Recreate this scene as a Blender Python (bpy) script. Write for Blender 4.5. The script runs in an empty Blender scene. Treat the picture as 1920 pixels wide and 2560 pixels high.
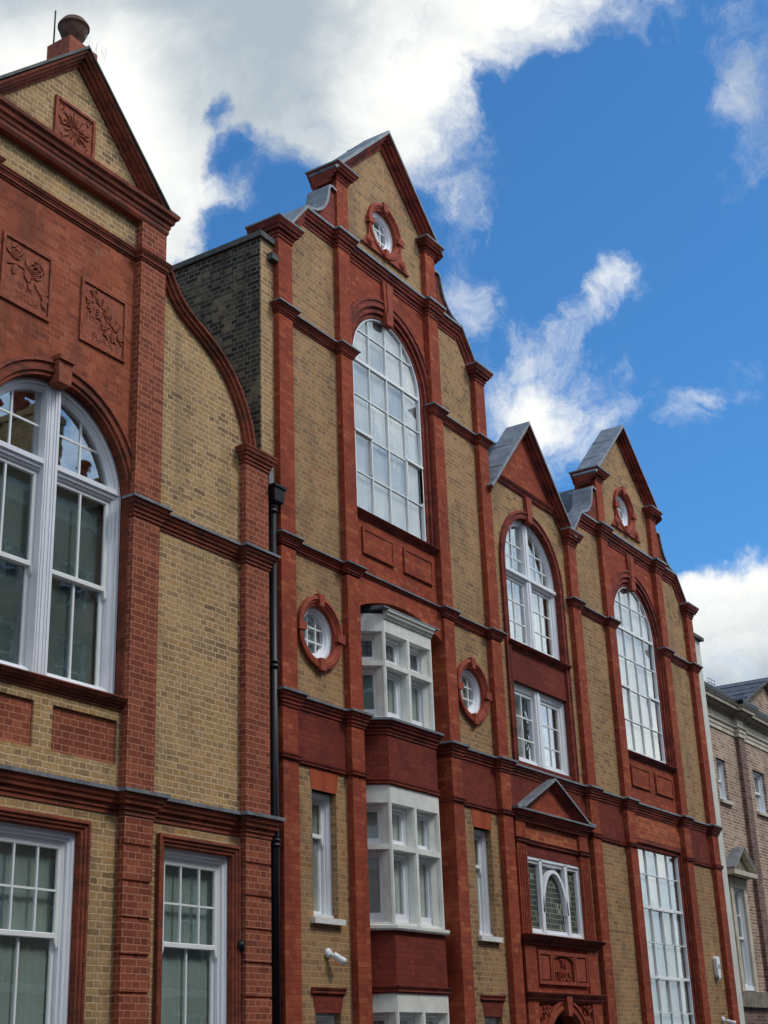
import bpy, bmesh, math, random
from mathutils import Vector, Matrix
from mathutils.geometry import tessellate_polygon
random.seed(7)
scn = bpy.context.scene
COL = scn.collection
R = math.radians

# ------------------------------------------------------------------ camera
YAW, PITCH, ROLL, FPX = R(57.778), R(21.428), R(2.1795), 3573.7
CAMLOC = Vector((0.0, -11.0, 1.6))
cy, sy, cp, sp, cr, sr = math.cos(YAW), math.sin(YAW), math.cos(PITCH), math.sin(PITCH), math.cos(ROLL), math.sin(ROLL)
fwd = Vector((sy*cp, cy*cp, sp)); r0 = Vector((cy, -sy, 0)); d0 = fwd.cross(r0)
right = cr*r0 + sr*d0; down = -sr*r0 + cr*d0
cam_d = bpy.data.cameras.new("Camera"); cam = bpy.data.objects.new("Camera", cam_d); COL.objects.link(cam)
cam.matrix_world = Matrix((( right.x, -down.x, -fwd.x, CAMLOC.x), (right.y, -down.y, -fwd.y, CAMLOC.y), (right.z, -down.z, -fwd.z, CAMLOC.z), (0, 0, 0, 1)))
cam_d.sensor_fit = 'HORIZONTAL'; cam_d.sensor_width = 36.0; cam_d.lens = 36.0*FPX/1920.0
cam_d.clip_start = 0.1; cam_d.clip_end = 5000
scn.camera = cam
scn.render.resolution_x, scn.render.resolution_y = 768, 1024
def px_dir(px, py):
    v = right*(px-960) + down*(py-1280) + fwd*FPX
    return v.normalized()

# ------------------------------------------------------------------ exposure
scn.view_settings.view_transform = 'Standard'; scn.view_settings.look = 'None'
scn.view_settings.exposure = 0.15; scn.view_settings.gamma = 1.0

# ------------------------------------------------------------------ node helpers
class NT:
    def __init__(s, tree): s.t = tree; s.n = tree.nodes; s.l = tree.links
    def new(s, typ, **kw):
        n = s.n.new(typ)
        for k, v in kw.items(): setattr(n, k, v)
        return n
    def put(s, sock, v):
        if v is None: return
        if isinstance(v, (int, float)): sock.default_value = v
        elif isinstance(v, (tuple, list, Vector)):
            v = tuple(v)
            if len(sock.default_value) == 4 and len(v) == 3: v = v + (1.0,)
            sock.default_value = v
        else: s.l.new(v, sock)
    def m(s, op, a, b=None, c=None, clamp=False):
        n = s.new('ShaderNodeMath', operation=op); n.use_clamp = clamp
        for i, v in enumerate((a, b, c)): s.put(n.inputs[i], v)
        return n.outputs[0]
    def vm(s, op, a, b=None, scale=None):
        n = s.new('ShaderNodeVectorMath', operation=op)
        s.put(n.inputs[0], a)
        if b is not None: s.put(n.inputs[1], b)
        if scale is not None: s.put(n.inputs['Scale'], scale)
        return n.outputs['Value'] if op in ('DOT_PRODUCT', 'LENGTH') else n.outputs[0]
    def mix(s, f, a, b, blend='MIX'):
        n = s.new('ShaderNodeMix', data_type='RGBA', blend_type=blend)
        s.put(n.inputs[0], f); s.put(n.inputs[6], a); s.put(n.inputs[7], b)
        return n.outputs[2]
    def noise(s, vec, scale, detail=4.0, rough=0.55, dist=0.0):
        n = s.new('ShaderNodeTexNoise')
        s.put(n.inputs['Vector'], vec); s.put(n.inputs['Scale'], scale); s.put(n.inputs['Detail'], detail)
        s.put(n.inputs['Roughness'], rough); s.put(n.inputs['Distortion'], dist)
        return n.outputs['Fac'], n.outputs['Color']
    def ramp(s, f, stops, interp='LINEAR'):
        n = s.new('ShaderNodeValToRGB'); n.color_ramp.interpolation = interp
        e = n.color_ramp.elements
        while len(e) < len(stops): e.new(0.5)
        for i, (p, c) in enumerate(stops):
            e[i].position = p; e[i].color = (c[0], c[1], c[2], 1) if not isinstance(c, (int, float)) else (c, c, c, 1)
        s.put(n.inputs[0], f)
        return n.outputs[0]
    def smooth(s, f, lo, hi, a=0.0, b=1.0):
        n = s.new('ShaderNodeMapRange', interpolation_type='SMOOTHSTEP')
        s.put(n.inputs['Value'], f)
        for k, v in (('From Min', lo), ('From Max', hi), ('To Min', a), ('To Max', b)): s.put(n.inputs[k], v)
        return n.outputs[0]

# ------------------------------------------------------------------ world: clear sky with drifting cloud
SUN_EL, SUN_AZ = R(52), R(158)         # azimuth clockwise from +Y (towards +X)
world = bpy.data.worlds.new("World"); scn.world = world; world.use_nodes = True
w = NT(world.node_tree); w.n.clear()
SKY_STR = 0.10; REAR_GAIN = 2.5; SKY_TINT = (0.52, 1.10, 1.50)
sky = w.new('ShaderNodeTexSky', sky_type='NISHITA'); sky.sun_disc = False
sky.sun_elevation = SUN_EL; sky.sun_rotation = SUN_AZ; sky.air_density = 1.0; sky.dust_density = 0.3; sky.ozone_density = 2.5
tc = w.new('ShaderNodeTexCoord'); D = tc.outputs['Generated']
# the cloud field: where cloud stands (direction, angular size, amount), broken up by fractal noise
BLOBS = [(60,120,520,1.0),(380,430,250,1.0),(300,200,330,.9),(250,420,200,.5),(700,60,400,1.0),(1020,20,300,.9),(850,290,200,.7),(1080,380,140,.42),
 (1190,490,120,.42),(1350,20,170,.55),(1580,-40,130,.5),(1400,850,55,.36),(1440,805,60,.42),(1485,765,65,.42),(1530,720,70,.44),(1585,670,70,.50),(1320,850,60,.36),(1140,770,110,.58),(1160,600,60,.1),
 (1330,960,120,.38),(1260,1010,110,.38),(1450,1010,120,.36),(1560,960,80,.28),(1680,1020,70,.36),(1820,965,80,.42),(1700,1080,70,.3),(1400,1110,120,.4),(1630,1640,170,.8),
 (1830,1640,190,1.1),(1960,1620,190,.9),(1740,1540,110,.6),(1870,300,120,.42),(1830,140,110,.28),(1960,60,140,.36),(740,500,100,.5),(1690,800,80,.40),(690,620,90,.3),
 (540,255,70,-1.3),(575,330,80,-.9),(630,515,135,-1.15),(740,430,90,-.5),(590,380,90,-.8),(1330,330,200,-.4),(1600,330,200,-.4)]
_, wc = w.noise(D, 9.0, 6.0, 0.6, 0.0)
DW = w.vm('NORMALIZE', w.vm('ADD', D, w.vm('SCALE', w.vm('SUBTRACT', wc, (0.5, 0.5, 0.5)), scale=0.10)))
msum = None
for px, py, rad, wt in BLOBS:
    d = px_dir(px, py); a = rad/FPX
    dt = w.vm('DOT_PRODUCT', DW, tuple(d))
    s_ = w.smooth(dt, math.cos(a*1.5), math.cos(a*0.1), 0.0, wt)
    msum = s_ if msum is None else w.m('ADD', msum, s_)
msum = w.m('MINIMUM', msum, 1.35)
sep = w.new('ShaderNodeSeparateXYZ'); w.put(sep.inputs[0], D)
rear = w.smooth(sep.outputs[1], 0.03, -0.25, 0.0, 0.95)        # broken cloud over the other half of the sky
leftb = w.smooth(sep.outputs[0], 0.42, 0.1, 0.0, 0.7)
msum = w.m('MAXIMUM', msum, w.m('MAXIMUM', rear, leftb))
n1, n1c = w.noise(DW, 8.5, 12.0, 0.69, 0.25)
n2, _ = w.noise(D, 3.2, 5.0, 0.55, 0.2)
n3, _ = w.noise(w.vm('ADD', DW, (0.012, 0.02, -0.02)), 7.0, 8.0, 0.62, 0.15)
dens = w.m('ADD', msum, w.m('MULTIPLY', w.m('SUBTRACT', n1, 0.5), 2.7))
alpha = w.smooth(dens, 0.32, 1.30)
lit = None                                                     # where the cloud bank is thin and sunlit
for px, py, rad, wt in ((330,430,330,.16),(90,330,260,.10),(950,330,220,.10),(1500,850,500,.14),(1750,1480,200,.12),(1150,60,260,.08),(620,120,250,-.075),(60,80,160,-.05),(1860,1680,170,-.12)):
    q = w.smooth(w.vm('DOT_PRODUCT', D, tuple(px_dir(px, py))), math.cos(rad*1.5/FPX), 1.0, 0.0, wt)
    lit = q if lit is None else w.m('ADD', lit, q)
n3s = w.m('ADD', w.m('MULTIPLY', w.m('SUBTRACT', n3, 0.5), w.smooth(sep.outputs[1], -0.3, 0.1, 0.42, 0.5)), 0.25)
shade = w.smooth(w.m('ADD', w.m('ADD', w.m('MULTIPLY', n2, 0.6), n3s), w.m('SUBTRACT', lit, w.smooth(sep.outputs[1], -0.05, -0.3, 0.0, 0.06))), 0.40, 0.67)
ccol = w.mix(shade, (0.40, 0.47, 0.53), (0.92, 0.93, 0.90))
gain = w.smooth(sep.outputs[1], 0.1, -0.5, 1.0, REAR_GAIN)      # sunlit cloud on the side of the sun
ccol = w.vm('SCALE', w.vm('SCALE', ccol, scale=1.0/SKY_STR), scale=gain)
skc = w.mix(1.0, sky.outputs[0], SKY_TINT, 'MULTIPLY')
col = w.mix(alpha, skc, ccol)
bg = w.new('ShaderNodeBackground'); w.put(bg.inputs[0], col); bg.inputs[1].default_value = SKY_STR
wo = w.new('ShaderNodeOutputWorld'); w.l.new(bg.outputs[0], wo.inputs[0])

# ------------------------------------------------------------------ sun, softened by thin cloud
sd = bpy.data.lights.new("sun_light", 'SUN'); sd.energy = 1.5; sd.angle = R(13); sd.color = (1.0, 0.955, 0.89)
so = bpy.data.objects.new("sun_light", sd); COL.objects.link(so)
sdir = Vector((math.sin(SUN_AZ)*math.cos(SUN_EL), math.cos(SUN_AZ)*math.cos(SUN_EL), math.sin(SUN_EL)))
so.rotation_euler = sdir.to_track_quat('Z', 'Y').to_euler(); so.location = (10, -30, 40)

# ------------------------------------------------------------------ materials
def wall_uv(t):
    g = t.new('ShaderNodeNewGeometry')
    tan = t.vm('NORMALIZE', t.vm('CROSS_PRODUCT', (0, 0, 1), g.outputs['True Normal']))
    u = t.vm('DOT_PRODUCT', g.outputs['Position'], tan)
    s = t.new('ShaderNodeSeparateXYZ'); t.put(s.inputs[0], g.outputs['Position'])
    c = t.new('ShaderNodeCombineXYZ'); t.put(c.inputs[0], u); t.put(c.inputs[1], s.outputs[2])
    return c.outputs[0], g.outputs['Position']

def base_mat(name):
    m = bpy.data.materials.new(name); m.use_nodes = True
    t = NT(m.node_tree); t.n.clear()
    b = t.new('ShaderNodeBsdfPrincipled'); o = t.new('ShaderNodeOutputMaterial'); t.l.new(b.outputs[0], o.inputs[0])
    return m, t, b

def brick(name, stops, mortar, bw=0.235, rh=0.0745, ms=0.0055, squash=0.5, freq=2, offs=0.5, wob=0.006, bump=0.5, rough=0.9,
          soot=None, soot_amt=0.0, pale=None, pale_amt=0.0, mottle=0.25, zoff=0.0, mfade=0.0):
    m, t, b = base_mat(name)
    uv, pos = wall_uv(t)
    _, nc = t.noise(pos, 9.0, 3.0)
    _, nc2 = t.noise(pos, 42.0, 2.0)
    uvw = t.vm('ADD', uv, t.vm('SCALE', t.vm('SUBTRACT', nc, (0.5, 0.5, 0.5)), scale=wob*2.2))
    uvw = t.vm('ADD', uvw, t.vm('SCALE', t.vm('SUBTRACT', nc2, (0.5, 0.5, 0.5)), scale=wob))
    uvw = t.vm('ADD', uvw, (0.0, zoff, 0.0))
    br = t.new('ShaderNodeTexBrick'); br.offset = offs; br.offset_frequency = 2; br.squash = squash; br.squash_frequency = freq
    t.put(br.inputs['Vector'], uvw); t.put(br.inputs['Color1'], (0, 0, 0)); t.put(br.inputs['Color2'], (1, 1, 1)); t.put(br.inputs['Mortar'], (0.5, 0.5, 0.5))
    for k, v in (('Scale', 1.0), ('Mortar Size', ms), ('Mortar Smooth', 0.25), ('Bias', 0.0), ('Brick Width', bw), ('Row Height', rh)): t.put(br.inputs[k], v)
    fac = br.outputs['Fac']
    fv, _ = t.noise(pos, 0.9, 5.0, 0.65, 0.4)
    c = t.ramp(t.m('ADD', br.outputs['Color'], t.m('MULTIPLY', t.m('SUBTRACT', fv, 0.46), 1.1), clamp=True), stops)
    f1, _ = t.noise(pos, 55.0, 5.0, 0.65)
    c = t.mix(mottle*1.6, c, t.ramp(f1, [(0.25, 0.25), (0.5, 0.5), (0.8, 0.85)]), 'OVERLAY')
    f2, _ = t.noise(pos, 1.3, 4.0, 0.6)
    c = t.mix(0.45, c, t.ramp(f2, [(0.3, 0.36), (0.7, 0.62)]), 'OVERLAY')
    f6, _ = t.noise(pos, 13.0, 3.0, 0.6)
    c = t.mix(mottle, c, t.ramp(f6, [(0.3, 0.3), (0.7, 0.68)]), 'OVERLAY')
    if mfade:
        f5, _ = t.noise(pos, 2.2, 4.0, 0.6)
        mf = t.m('MULTIPLY', fac, t.smooth(f5, 0.44, 0.62, 1.0-mfade, 1.0))
    else: mf = fac
    c = t.mix(mf, c, mortar)
    if pale:
        f3, _ = t.noise(t.vm('MULTIPLY', pos, (1, 1, 1.8)), 3.1, 7.0, 0.7, 0.6)
        c = t.mix(t.smooth(f3, 0.58, 0.72, 0.0, pale_amt), c, pale)
    if soot:
        f4, _ = t.noise(t.vm('MULTIPLY', pos, (1.6, 1.6, 0.5)), 1.1, 6.0, 0.65, 0.3)
        c = t.mix(t.smooth(f4, 0.46, 0.66, 0.0, soot_amt), c, soot)
    t.put(b.inputs['Base Color'], c); t.put(b.inputs['Roughness'], rough); t.put(b.inputs['Specular IOR Level'], 0.25)
    h = t.m('ADD', t.m('MULTIPLY', fac, -1.0), t.m('MULTIPLY', f1, 0.55))
    bp = t.new('ShaderNodeBump'); t.put(bp.inputs['Height'], h); bp.inputs['Distance'].default_value = 0.008; bp.inputs['Strength'].default_value = bump
    t.l.new(bp.outputs[0], b.inputs['Normal'])
    return m

def plain(name, col, rough=0.6, var=0.12, scale=6.0, streak=None, streak_amt=0.0, spec=0.3, metal=0.0, bump=0.0, bscale=40.0):
    m, t, b = base_mat(name)
    g = t.new('ShaderNodeNewGeometry'); pos = g.outputs['Position']
    f, _ = t.noise(pos, scale, 6.0, 0.65)
    lo = tuple(x*(1-var*1.6) for x in col); hi = tuple(min(1, x*(1+var)) for x in col)
    c = t.ramp(f, [(0.3, lo), (0.7, hi)])
    if streak:
        f2, _ = t.noise(t.vm('MULTIPLY', pos, (7, 7, 0.9)), 1.6, 6.0, 0.7, 0.2)
        c = t.mix(t.smooth(f2, 0.5, 0.72, 0.0, streak_amt), c, streak)
    t.put(b.inputs['Base Color'], c); t.put(b.inputs['Roughness'], rough); t.put(b.inputs['Specular IOR Level'], spec); t.put(b.inputs['Metallic'], metal)
    if bump:
        f3, _ = t.noise(pos, bscale, 5.0, 0.6)
        bp = t.new('ShaderNodeBump'); t.put(bp.inputs['Height'], f3); bp.inputs['Distance'].default_value = 0.006; bp.inputs['Strength'].default_value = bump
        t.l.new(bp.outputs[0], b.inputs['Normal'])
    return m

def moulding(name, col, dark, joint=0.075, axis='u', rough=0.85):
    # rubbed red brick mouldings: fine vertical joints every header, sooty in patches
    m, t, b = base_mat(name)
    uv, pos = wall_uv(t)
    br = t.new('ShaderNodeTexBrick'); br.offset = 0.0; br.squash = 1.0
    t.put(br.inputs['Vector'], uv); t.put(br.inputs['Color1'], (0, 0, 0)); t.put(br.inputs['Color2'], (1, 1, 1)); t.put(br.inputs['Mortar'], (0.5, 0.5, 0.5))
    for k, v in (('Scale', 1.0), ('Mortar Size', 0.0025), ('Mortar Smooth', 0.3), ('Bias', 0.0), ('Brick Width', 0.23), ('Row Height', 0.075)): t.put(br.inputs[k], v)
    lo = tuple(x*0.72 for x in col); hi = tuple(x*1.15 for x in col)
    c = t.ramp(br.outputs['Color'], [(0.0, lo), (0.55, col), (1.0, hi)])
    f, _ = t.noise(pos, 30.0, 6.0, 0.7)
    c = t.mix(0.35, c, t.ramp(f, [(0.3, 0.3), (0.7, 0.7)]), 'OVERLAY')
    f2, _ = t.noise(t.vm('MULTIPLY', pos, (1.2, 1.2, 2.5)), 1.7, 6.0, 0.65, 0.3)
    c = t.mix(t.smooth(f2, 0.40, 0.66, 0.05, 0.85), c, dark)
    c = t.mix(t.m('MULTIPLY', br.outputs['Fac'], 0.35), c, tuple(min(1, x*1.5+0.03) for x in col))
    t.put(b.inputs['Base Color'], c); t.put(b.inputs['Roughness'], rough); t.put(b.inputs['Specular IOR Level'], 0.25)
    bp = t.new('ShaderNodeBump'); t.put(bp.inputs['Height'], f); bp.inputs['Distance'].default_value = 0.006; bp.inputs['Strength'].default_value = 0.4
    t.l.new(bp.outputs[0], b.inputs['Normal'])
    return m

def glass_mat(name, f0=0.08, tint=(0.92, 0.95, 0.94), wave=0.005):
    # thin pane: mirror reflection by Schlick's law from either side, otherwise clear
    m = bpy.data.materials.new(name); m.use_nodes = True
    t = NT(m.node_tree); t.n.clear()
    o = t.new('ShaderNodeOutputMaterial')
    g = t.new('ShaderNodeNewGeometry')
    f, _ = t.noise(g.outputs['Position'], 2.3, 3.0, 0.5)
    bp = t.new('ShaderNodeBump'); t.put(bp.inputs['Height'], f); bp.inputs['Distance'].default_value = wave; bp.inputs['Strength'].default_value = 0.7
    c = t.m('ABSOLUTE', t.vm('DOT_PRODUCT', g.outputs['Incoming'], g.outputs['Normal']))
    fr = t.m('ADD', t.m('MULTIPLY', t.m('POWER', t.m('SUBTRACT', 1.0, c, clamp=True), 5.0), 1.0-f0), f0, clamp=True)
    gl = t.new('ShaderNodeBsdfGlossy'); gl.inputs['Roughness'].default_value = 0.015; t.put(gl.inputs['Color'], (0.95, 0.97, 0.97)); t.l.new(bp.outputs[0], gl.inputs['Normal'])
    tr = t.new('ShaderNodeBsdfTransparent'); t.put(tr.inputs[0], tint)
    mx = t.new('ShaderNodeMixShader'); t.l.new(fr, mx.inputs[0]); t.l.new(tr.outputs[0], mx.inputs[1]); t.l.new(gl.outputs[0], mx.inputs[2])
    t.l.new(mx.outputs[0], o.inputs[0])
    return m

def slate_mat(name):
    m, t, b = base_mat(name)
    uv, pos = wall_uv(t)
    br = t.new('ShaderNodeTexBrick'); br.offset = 0.5; br.squash = 1.0
    t.put(br.inputs['Vector'], uv); t.put(br.inputs['Color1'], (0, 0, 0)); t.put(br.inputs['Color2'], (1, 1, 1)); t.put(br.inputs['Mortar'], (0, 0, 0))
    for k, v in (('Scale', 1.0), ('Mortar Size', 0.016), ('Mortar Smooth', 0.2), ('Bias', 0.0), ('Brick Width', 0.34), ('Row Height', 0.17)): t.put(br.inputs[k], v)
    c = t.ramp(br.outputs['Color'], [(0.0, (0.04, 0.045, 0.055)), (1.0, (0.10, 0.11, 0.13))])
    c = t.mix(br.outputs['Fac'], c, (0.012, 0.013, 0.016))
    f, _ = t.noise(pos, 8.0, 6.0, 0.6); c = t.mix(0.3, c, t.ramp(f, [(0.3, 0.3), (0.7, 0.7)]), 'OVERLAY')
    t.put(b.inputs['Base Color'], c); t.put(b.inputs['Roughness'], 0.6)
    return m

M = {}
M['yellow'] = brick('yellow_stock_brick', [(0.0, (0.205, 0.123, 0.063)), (0.15, (0.268, 0.161, 0.080)), (0.4, (0.328, 0.197, 0.092)), (0.7, (0.384, 0.228, 0.105)), (0.9, (0.399, 0.226, 0.095)), (1.0, (0.326, 0.159, 0.070))],
    (0.489, 0.330, 0.198), wob=0.010, ms=0.0068, soot=(0.105, 0.069, 0.044), soot_amt=0.32, pale=(0.473, 0.341, 0.241), pale_amt=0.35, mottle=0.4, bump=0.9)
M['yellow_old'] = brick('weathered_yellow_brick', [(0.0, (0.207, 0.130, 0.069)), (0.12, (0.293, 0.185, 0.092)), (0.45, (0.385, 0.241, 0.114)), (0.75, (0.445, 0.280, 0.128)), (1.0, (0.401, 0.238, 0.093))],
    (0.610, 0.447, 0.265), wob=0.014, ms=0.0085, soot=(0.098, 0.070, 0.045), soot_amt=0.32, pale=(0.576, 0.438, 0.292), pale_amt=0.55, mottle=0.5, bump=1.0)
M['red_pointed'] = brick('red_pointed_brick', [(0.0, (0.173, 0.045, 0.025)), (0.4, (0.227, 0.058, 0.031)), (0.8, (0.270, 0.072, 0.036)), (1.0, (0.324, 0.093, 0.047))],
    (0.497, 0.233, 0.149), ms=0.0042, wob=0.002, bump=0.3)
M['red_faded'] = brick('faded_red_brick', [(0.0, (0.205, 0.051, 0.027)), (0.4, (0.277, 0.067, 0.031)), (0.8, (0.318, 0.081, 0.036)), (1.0, (0.359, 0.103, 0.050))],
    (0.431, 0.167, 0.104), ms=0.0045, wob=0.006, bump=0.4, mfade=0.75, soot=(0.103, 0.032, 0.022), soot_amt=0.55, pale=(0.462, 0.236, 0.162), pale_amt=0.3)
M['red'] = brick('rubbed_red_brick', [(0.0, (0.230, 0.041, 0.020)), (0.3, (0.291, 0.053, 0.025)), (0.7, (0.324, 0.063, 0.029)), (0.92, (0.353, 0.077, 0.032)), (1.0, (0.408, 0.108, 0.046))],
    (0.174, 0.034, 0.018), ms=0.0035, wob=0.003, bump=0.4, soot=(0.143, 0.029, 0.017), soot_amt=0.4, pale=(0.429, 0.163, 0.099), pale_amt=0.25, mottle=0.2)
M['rubbed_arch'] = brick('rubbed_brick_arch', [(0.0, (0.281, 0.048, 0.022)), (0.5, (0.356, 0.066, 0.027)), (1.0, (0.410, 0.090, 0.034))],
    (0.238, 0.048, 0.025), bw=0.068, rh=0.6, ms=0.003, squash=1.0, offs=0.0, wob=0.002, bump=0.3)
M['red_dark'] = brick('painted_dark_red_brick', [(0.0, (0.147, 0.024, 0.015)), (0.5, (0.176, 0.029, 0.018)), (1.0, (0.209, 0.036, 0.022))],
    (0.114, 0.019, 0.013), ms=0.004, wob=0.003, bump=0.35, soot=(0.076, 0.014, 0.011), soot_amt=0.4, pale=(0.285, 0.107, 0.077), pale_amt=0.15)
M['red_orange'] = brick('orange_red_brick', [(0.0, (0.243, 0.051, 0.024)), (0.4, (0.366, 0.079, 0.030)), (0.8, (0.406, 0.103, 0.039)), (1.0, (0.467, 0.140, 0.060))],
    (0.427, 0.177, 0.103), ms=0.0045, wob=0.004, bump=0.4, mottle=0.25)
M['mould'] = moulding('red_brick_moulding', (0.234, 0.042, 0.026), (0.064, 0.017, 0.014))
M['mould_l'] = moulding('dark_red_brick_moulding', (0.254, 0.061, 0.032), (0.076, 0.027, 0.019))
M['terracotta'] = plain('red_terracotta', (0.312, 0.059, 0.030), 0.8, 0.25, 9.0, (0.121, 0.028, 0.019), 0.35, bump=0.4)
M['terra_l'] = plain('weathered_terracotta', (0.313, 0.085, 0.045), 0.85, 0.3, 12.0, (0.140, 0.048, 0.032), 0.5, bump=0.5)
M['ball'] = plain('weathered_brown_terracotta', (0.13, 0.07, 0.05), 0.85, 0.3, 12.0, (0.07, 0.055, 0.04), 0.6, bump=0.4)
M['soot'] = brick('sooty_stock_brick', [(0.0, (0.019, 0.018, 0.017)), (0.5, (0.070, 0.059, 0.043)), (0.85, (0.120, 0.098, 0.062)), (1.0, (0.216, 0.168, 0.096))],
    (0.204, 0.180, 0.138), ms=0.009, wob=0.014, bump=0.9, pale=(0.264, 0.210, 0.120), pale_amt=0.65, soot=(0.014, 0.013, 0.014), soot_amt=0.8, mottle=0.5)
M['brown'] = brick('brown_stock_brick', [(0.0, (0.168, 0.101, 0.076)), (0.3, (0.302, 0.185, 0.137)), (0.75, (0.403, 0.252, 0.185)), (1.0, (0.482, 0.325, 0.235))],
    (0.616, 0.526, 0.426), ms=0.0095, wob=0.006, squash=1.0, soot=(0.146, 0.090, 0.073), soot_amt=0.35)
M['brown_dark'] = brick('darker_brown_brick', [(0.0, (0.090, 0.050, 0.043)), (0.5, (0.168, 0.092, 0.073)), (1.0, (0.246, 0.140, 0.112))],
    (0.291, 0.235, 0.190), ms=0.007, wob=0.006, squash=1.0)
M['lead'] = plain('lead_sheet', (0.185, 0.20, 0.22), 0.48, 0.3, 5.0, (0.32, 0.33, 0.34), 0.45, spec=0.5, bump=0.25, bscale=14)
M['stone_dark'] = plain('sooty_stone', (0.11, 0.11, 0.105), 0.9, 0.3, 7.0, (0.05, 0.05, 0.05), 0.5, bump=0.5)
M['slate'] = slate_mat('roof_slate')
M['white'] = plain('white_gloss_paint', (0.79, 0.81, 0.86), 0.4, 0.04, 4.0, (0.58, 0.58, 0.60), 0.3, spec=0.5)
M['white_b'] = plain('white_bar_paint', (0.82, 0.84, 0.84), 0.45, 0.03, 4.0, spec=0.4)
M['cream'] = plain('stone_paint', (0.76, 0.76, 0.70), 0.55, 0.08, 5.0, (0.42, 0.42, 0.37), 0.4, bump=0.2)
M['render'] = plain('white_render', (0.66, 0.65, 0.60), 0.85, 0.07, 3.0, (0.45, 0.44, 0.4), 0.4, bump=0.2)
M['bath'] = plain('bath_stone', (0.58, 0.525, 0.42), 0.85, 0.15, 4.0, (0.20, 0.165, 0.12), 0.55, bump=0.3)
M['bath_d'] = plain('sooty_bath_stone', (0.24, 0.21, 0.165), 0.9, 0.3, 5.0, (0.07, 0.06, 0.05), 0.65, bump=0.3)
M['iron'] = plain('black_iron', (0.006, 0.007, 0.011), 0.42, 0.2, 9.0, spec=0.3)
M['glass'] = glass_mat('window_glass', 0.11, (0.93, 0.96, 0.95), 0.0015)
M['glass_mirror'] = glass_mat('studio_glass', 0.19, (0.97, 0.99, 0.99), 0.003)
M['glass_old'] = glass_mat('old_glass', 0.22, (0.9, 0.93, 0.92), 0.0012)
M['blind'] = plain('white_blind', (0.40, 0.43, 0.43), 0.9, 0.14, 1.1)
M['curtain'] = plain('pale_curtain', (0.66, 0.66, 0.62), 0.95, 0.15, 3.0)
M['scrim'] = plain('grey_green_blind', (0.40, 0.46, 0.43), 0.9, 0.12, 1.2)
M['scrim_d'] = plain('dark_green_blind', (0.15, 0.185, 0.185), 0.9, 0.2, 1.0)
M['room'] = plain('dark_room', (0.02, 0.024, 0.026), 0.95, 0.1, 2.0)
M['plastic'] = plain('white_plastic', (0.78, 0.79, 0.80), 0.4, 0.03, 5.0, spec=0.5)
M['grey_plastic'] = plain('grey_plastic', (0.28, 0.30, 0.32), 0.4, 0.05, 5.0, spec=0.5)
M['metal'] = plain('aerial_metal', (0.32, 0.33, 0.35), 0.4, 0.1, 5.0, metal=0.6)
M['asphalt'] = plain('asphalt', (0.05, 0.05, 0.052), 0.9, 0.2, 20.0, bump=0.5, bscale=200)
M['paving'] = brick('paving_stone', [(0.0, (0.22, 0.21, 0.2)), (1.0, (0.33, 0.32, 0.30))], (0.12, 0.12, 0.11), bw=0.9, rh=0.6, ms=0.006, squash=1.0, wob=0.0)
def leaded():
    m, t, b = base_mat('leaded_green_glass')
    uv, pos = wall_uv(t)
    br = t.new('ShaderNodeTexBrick'); br.offset = 0.5; br.squash = 1.0
    t.put(br.inputs['Vector'], uv); t.put(br.inputs['Color1'], (0, 0, 0)); t.put(br.inputs['Color2'], (1, 1, 1)); t.put(br.inputs['Mortar'], (0, 0, 0))
    for k, v in (('Scale', 1.0), ('Mortar Size', 0.005), ('Mortar Smooth', 0.1), ('Bias', 0.0), ('Brick Width', 0.062), ('Row Height', 0.085)): t.put(br.inputs[k], v)
    c = t.ramp(br.outputs['Color'], [(0.0, (0.012, 0.018, 0.012)), (0.7, (0.035, 0.05, 0.032)), (0.82, (0.06, 0.075, 0.05)), (1.0, (0.30, 0.33, 0.27))])
    c = t.mix(br.outputs['Fac'], c, (0.30, 0.31, 0.27))
    t.put(b.inputs['Base Color'], c); t.put(b.inputs['Roughness'], 0.4); t.put(b.inputs['Specular IOR Level'], 0.12)
    return m
M['leaded'] = leaded()
def lattice():
    m, t, b = base_mat('leaded_clear_glass')
    uv, pos = wall_uv(t)
    br = t.new('ShaderNodeTexBrick'); br.offset = 0.0; br.squash = 1.0
    t.put(br.inputs['Vector'], uv); t.put(br.inputs['Color1'], (0.07, 0.09, 0.10)); t.put(br.inputs['Color2'], (0.17, 0.20, 0.21)); t.put(br.inputs['Mortar'], (0.02, 0.02, 0.02))
    for k, v in (('Scale', 1.0), ('Mortar Size', 0.006), ('Mortar Smooth', 0.1), ('Bias', 0.0), ('Brick Width', 0.09), ('Row Height', 0.11)): t.put(br.inputs[k], v)
    t.put(b.inputs['Base Color'], br.outputs['Color']); t.put(b.inputs['Roughness'], 0.15)
    return m
M['lattice'] = lattice()

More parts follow.
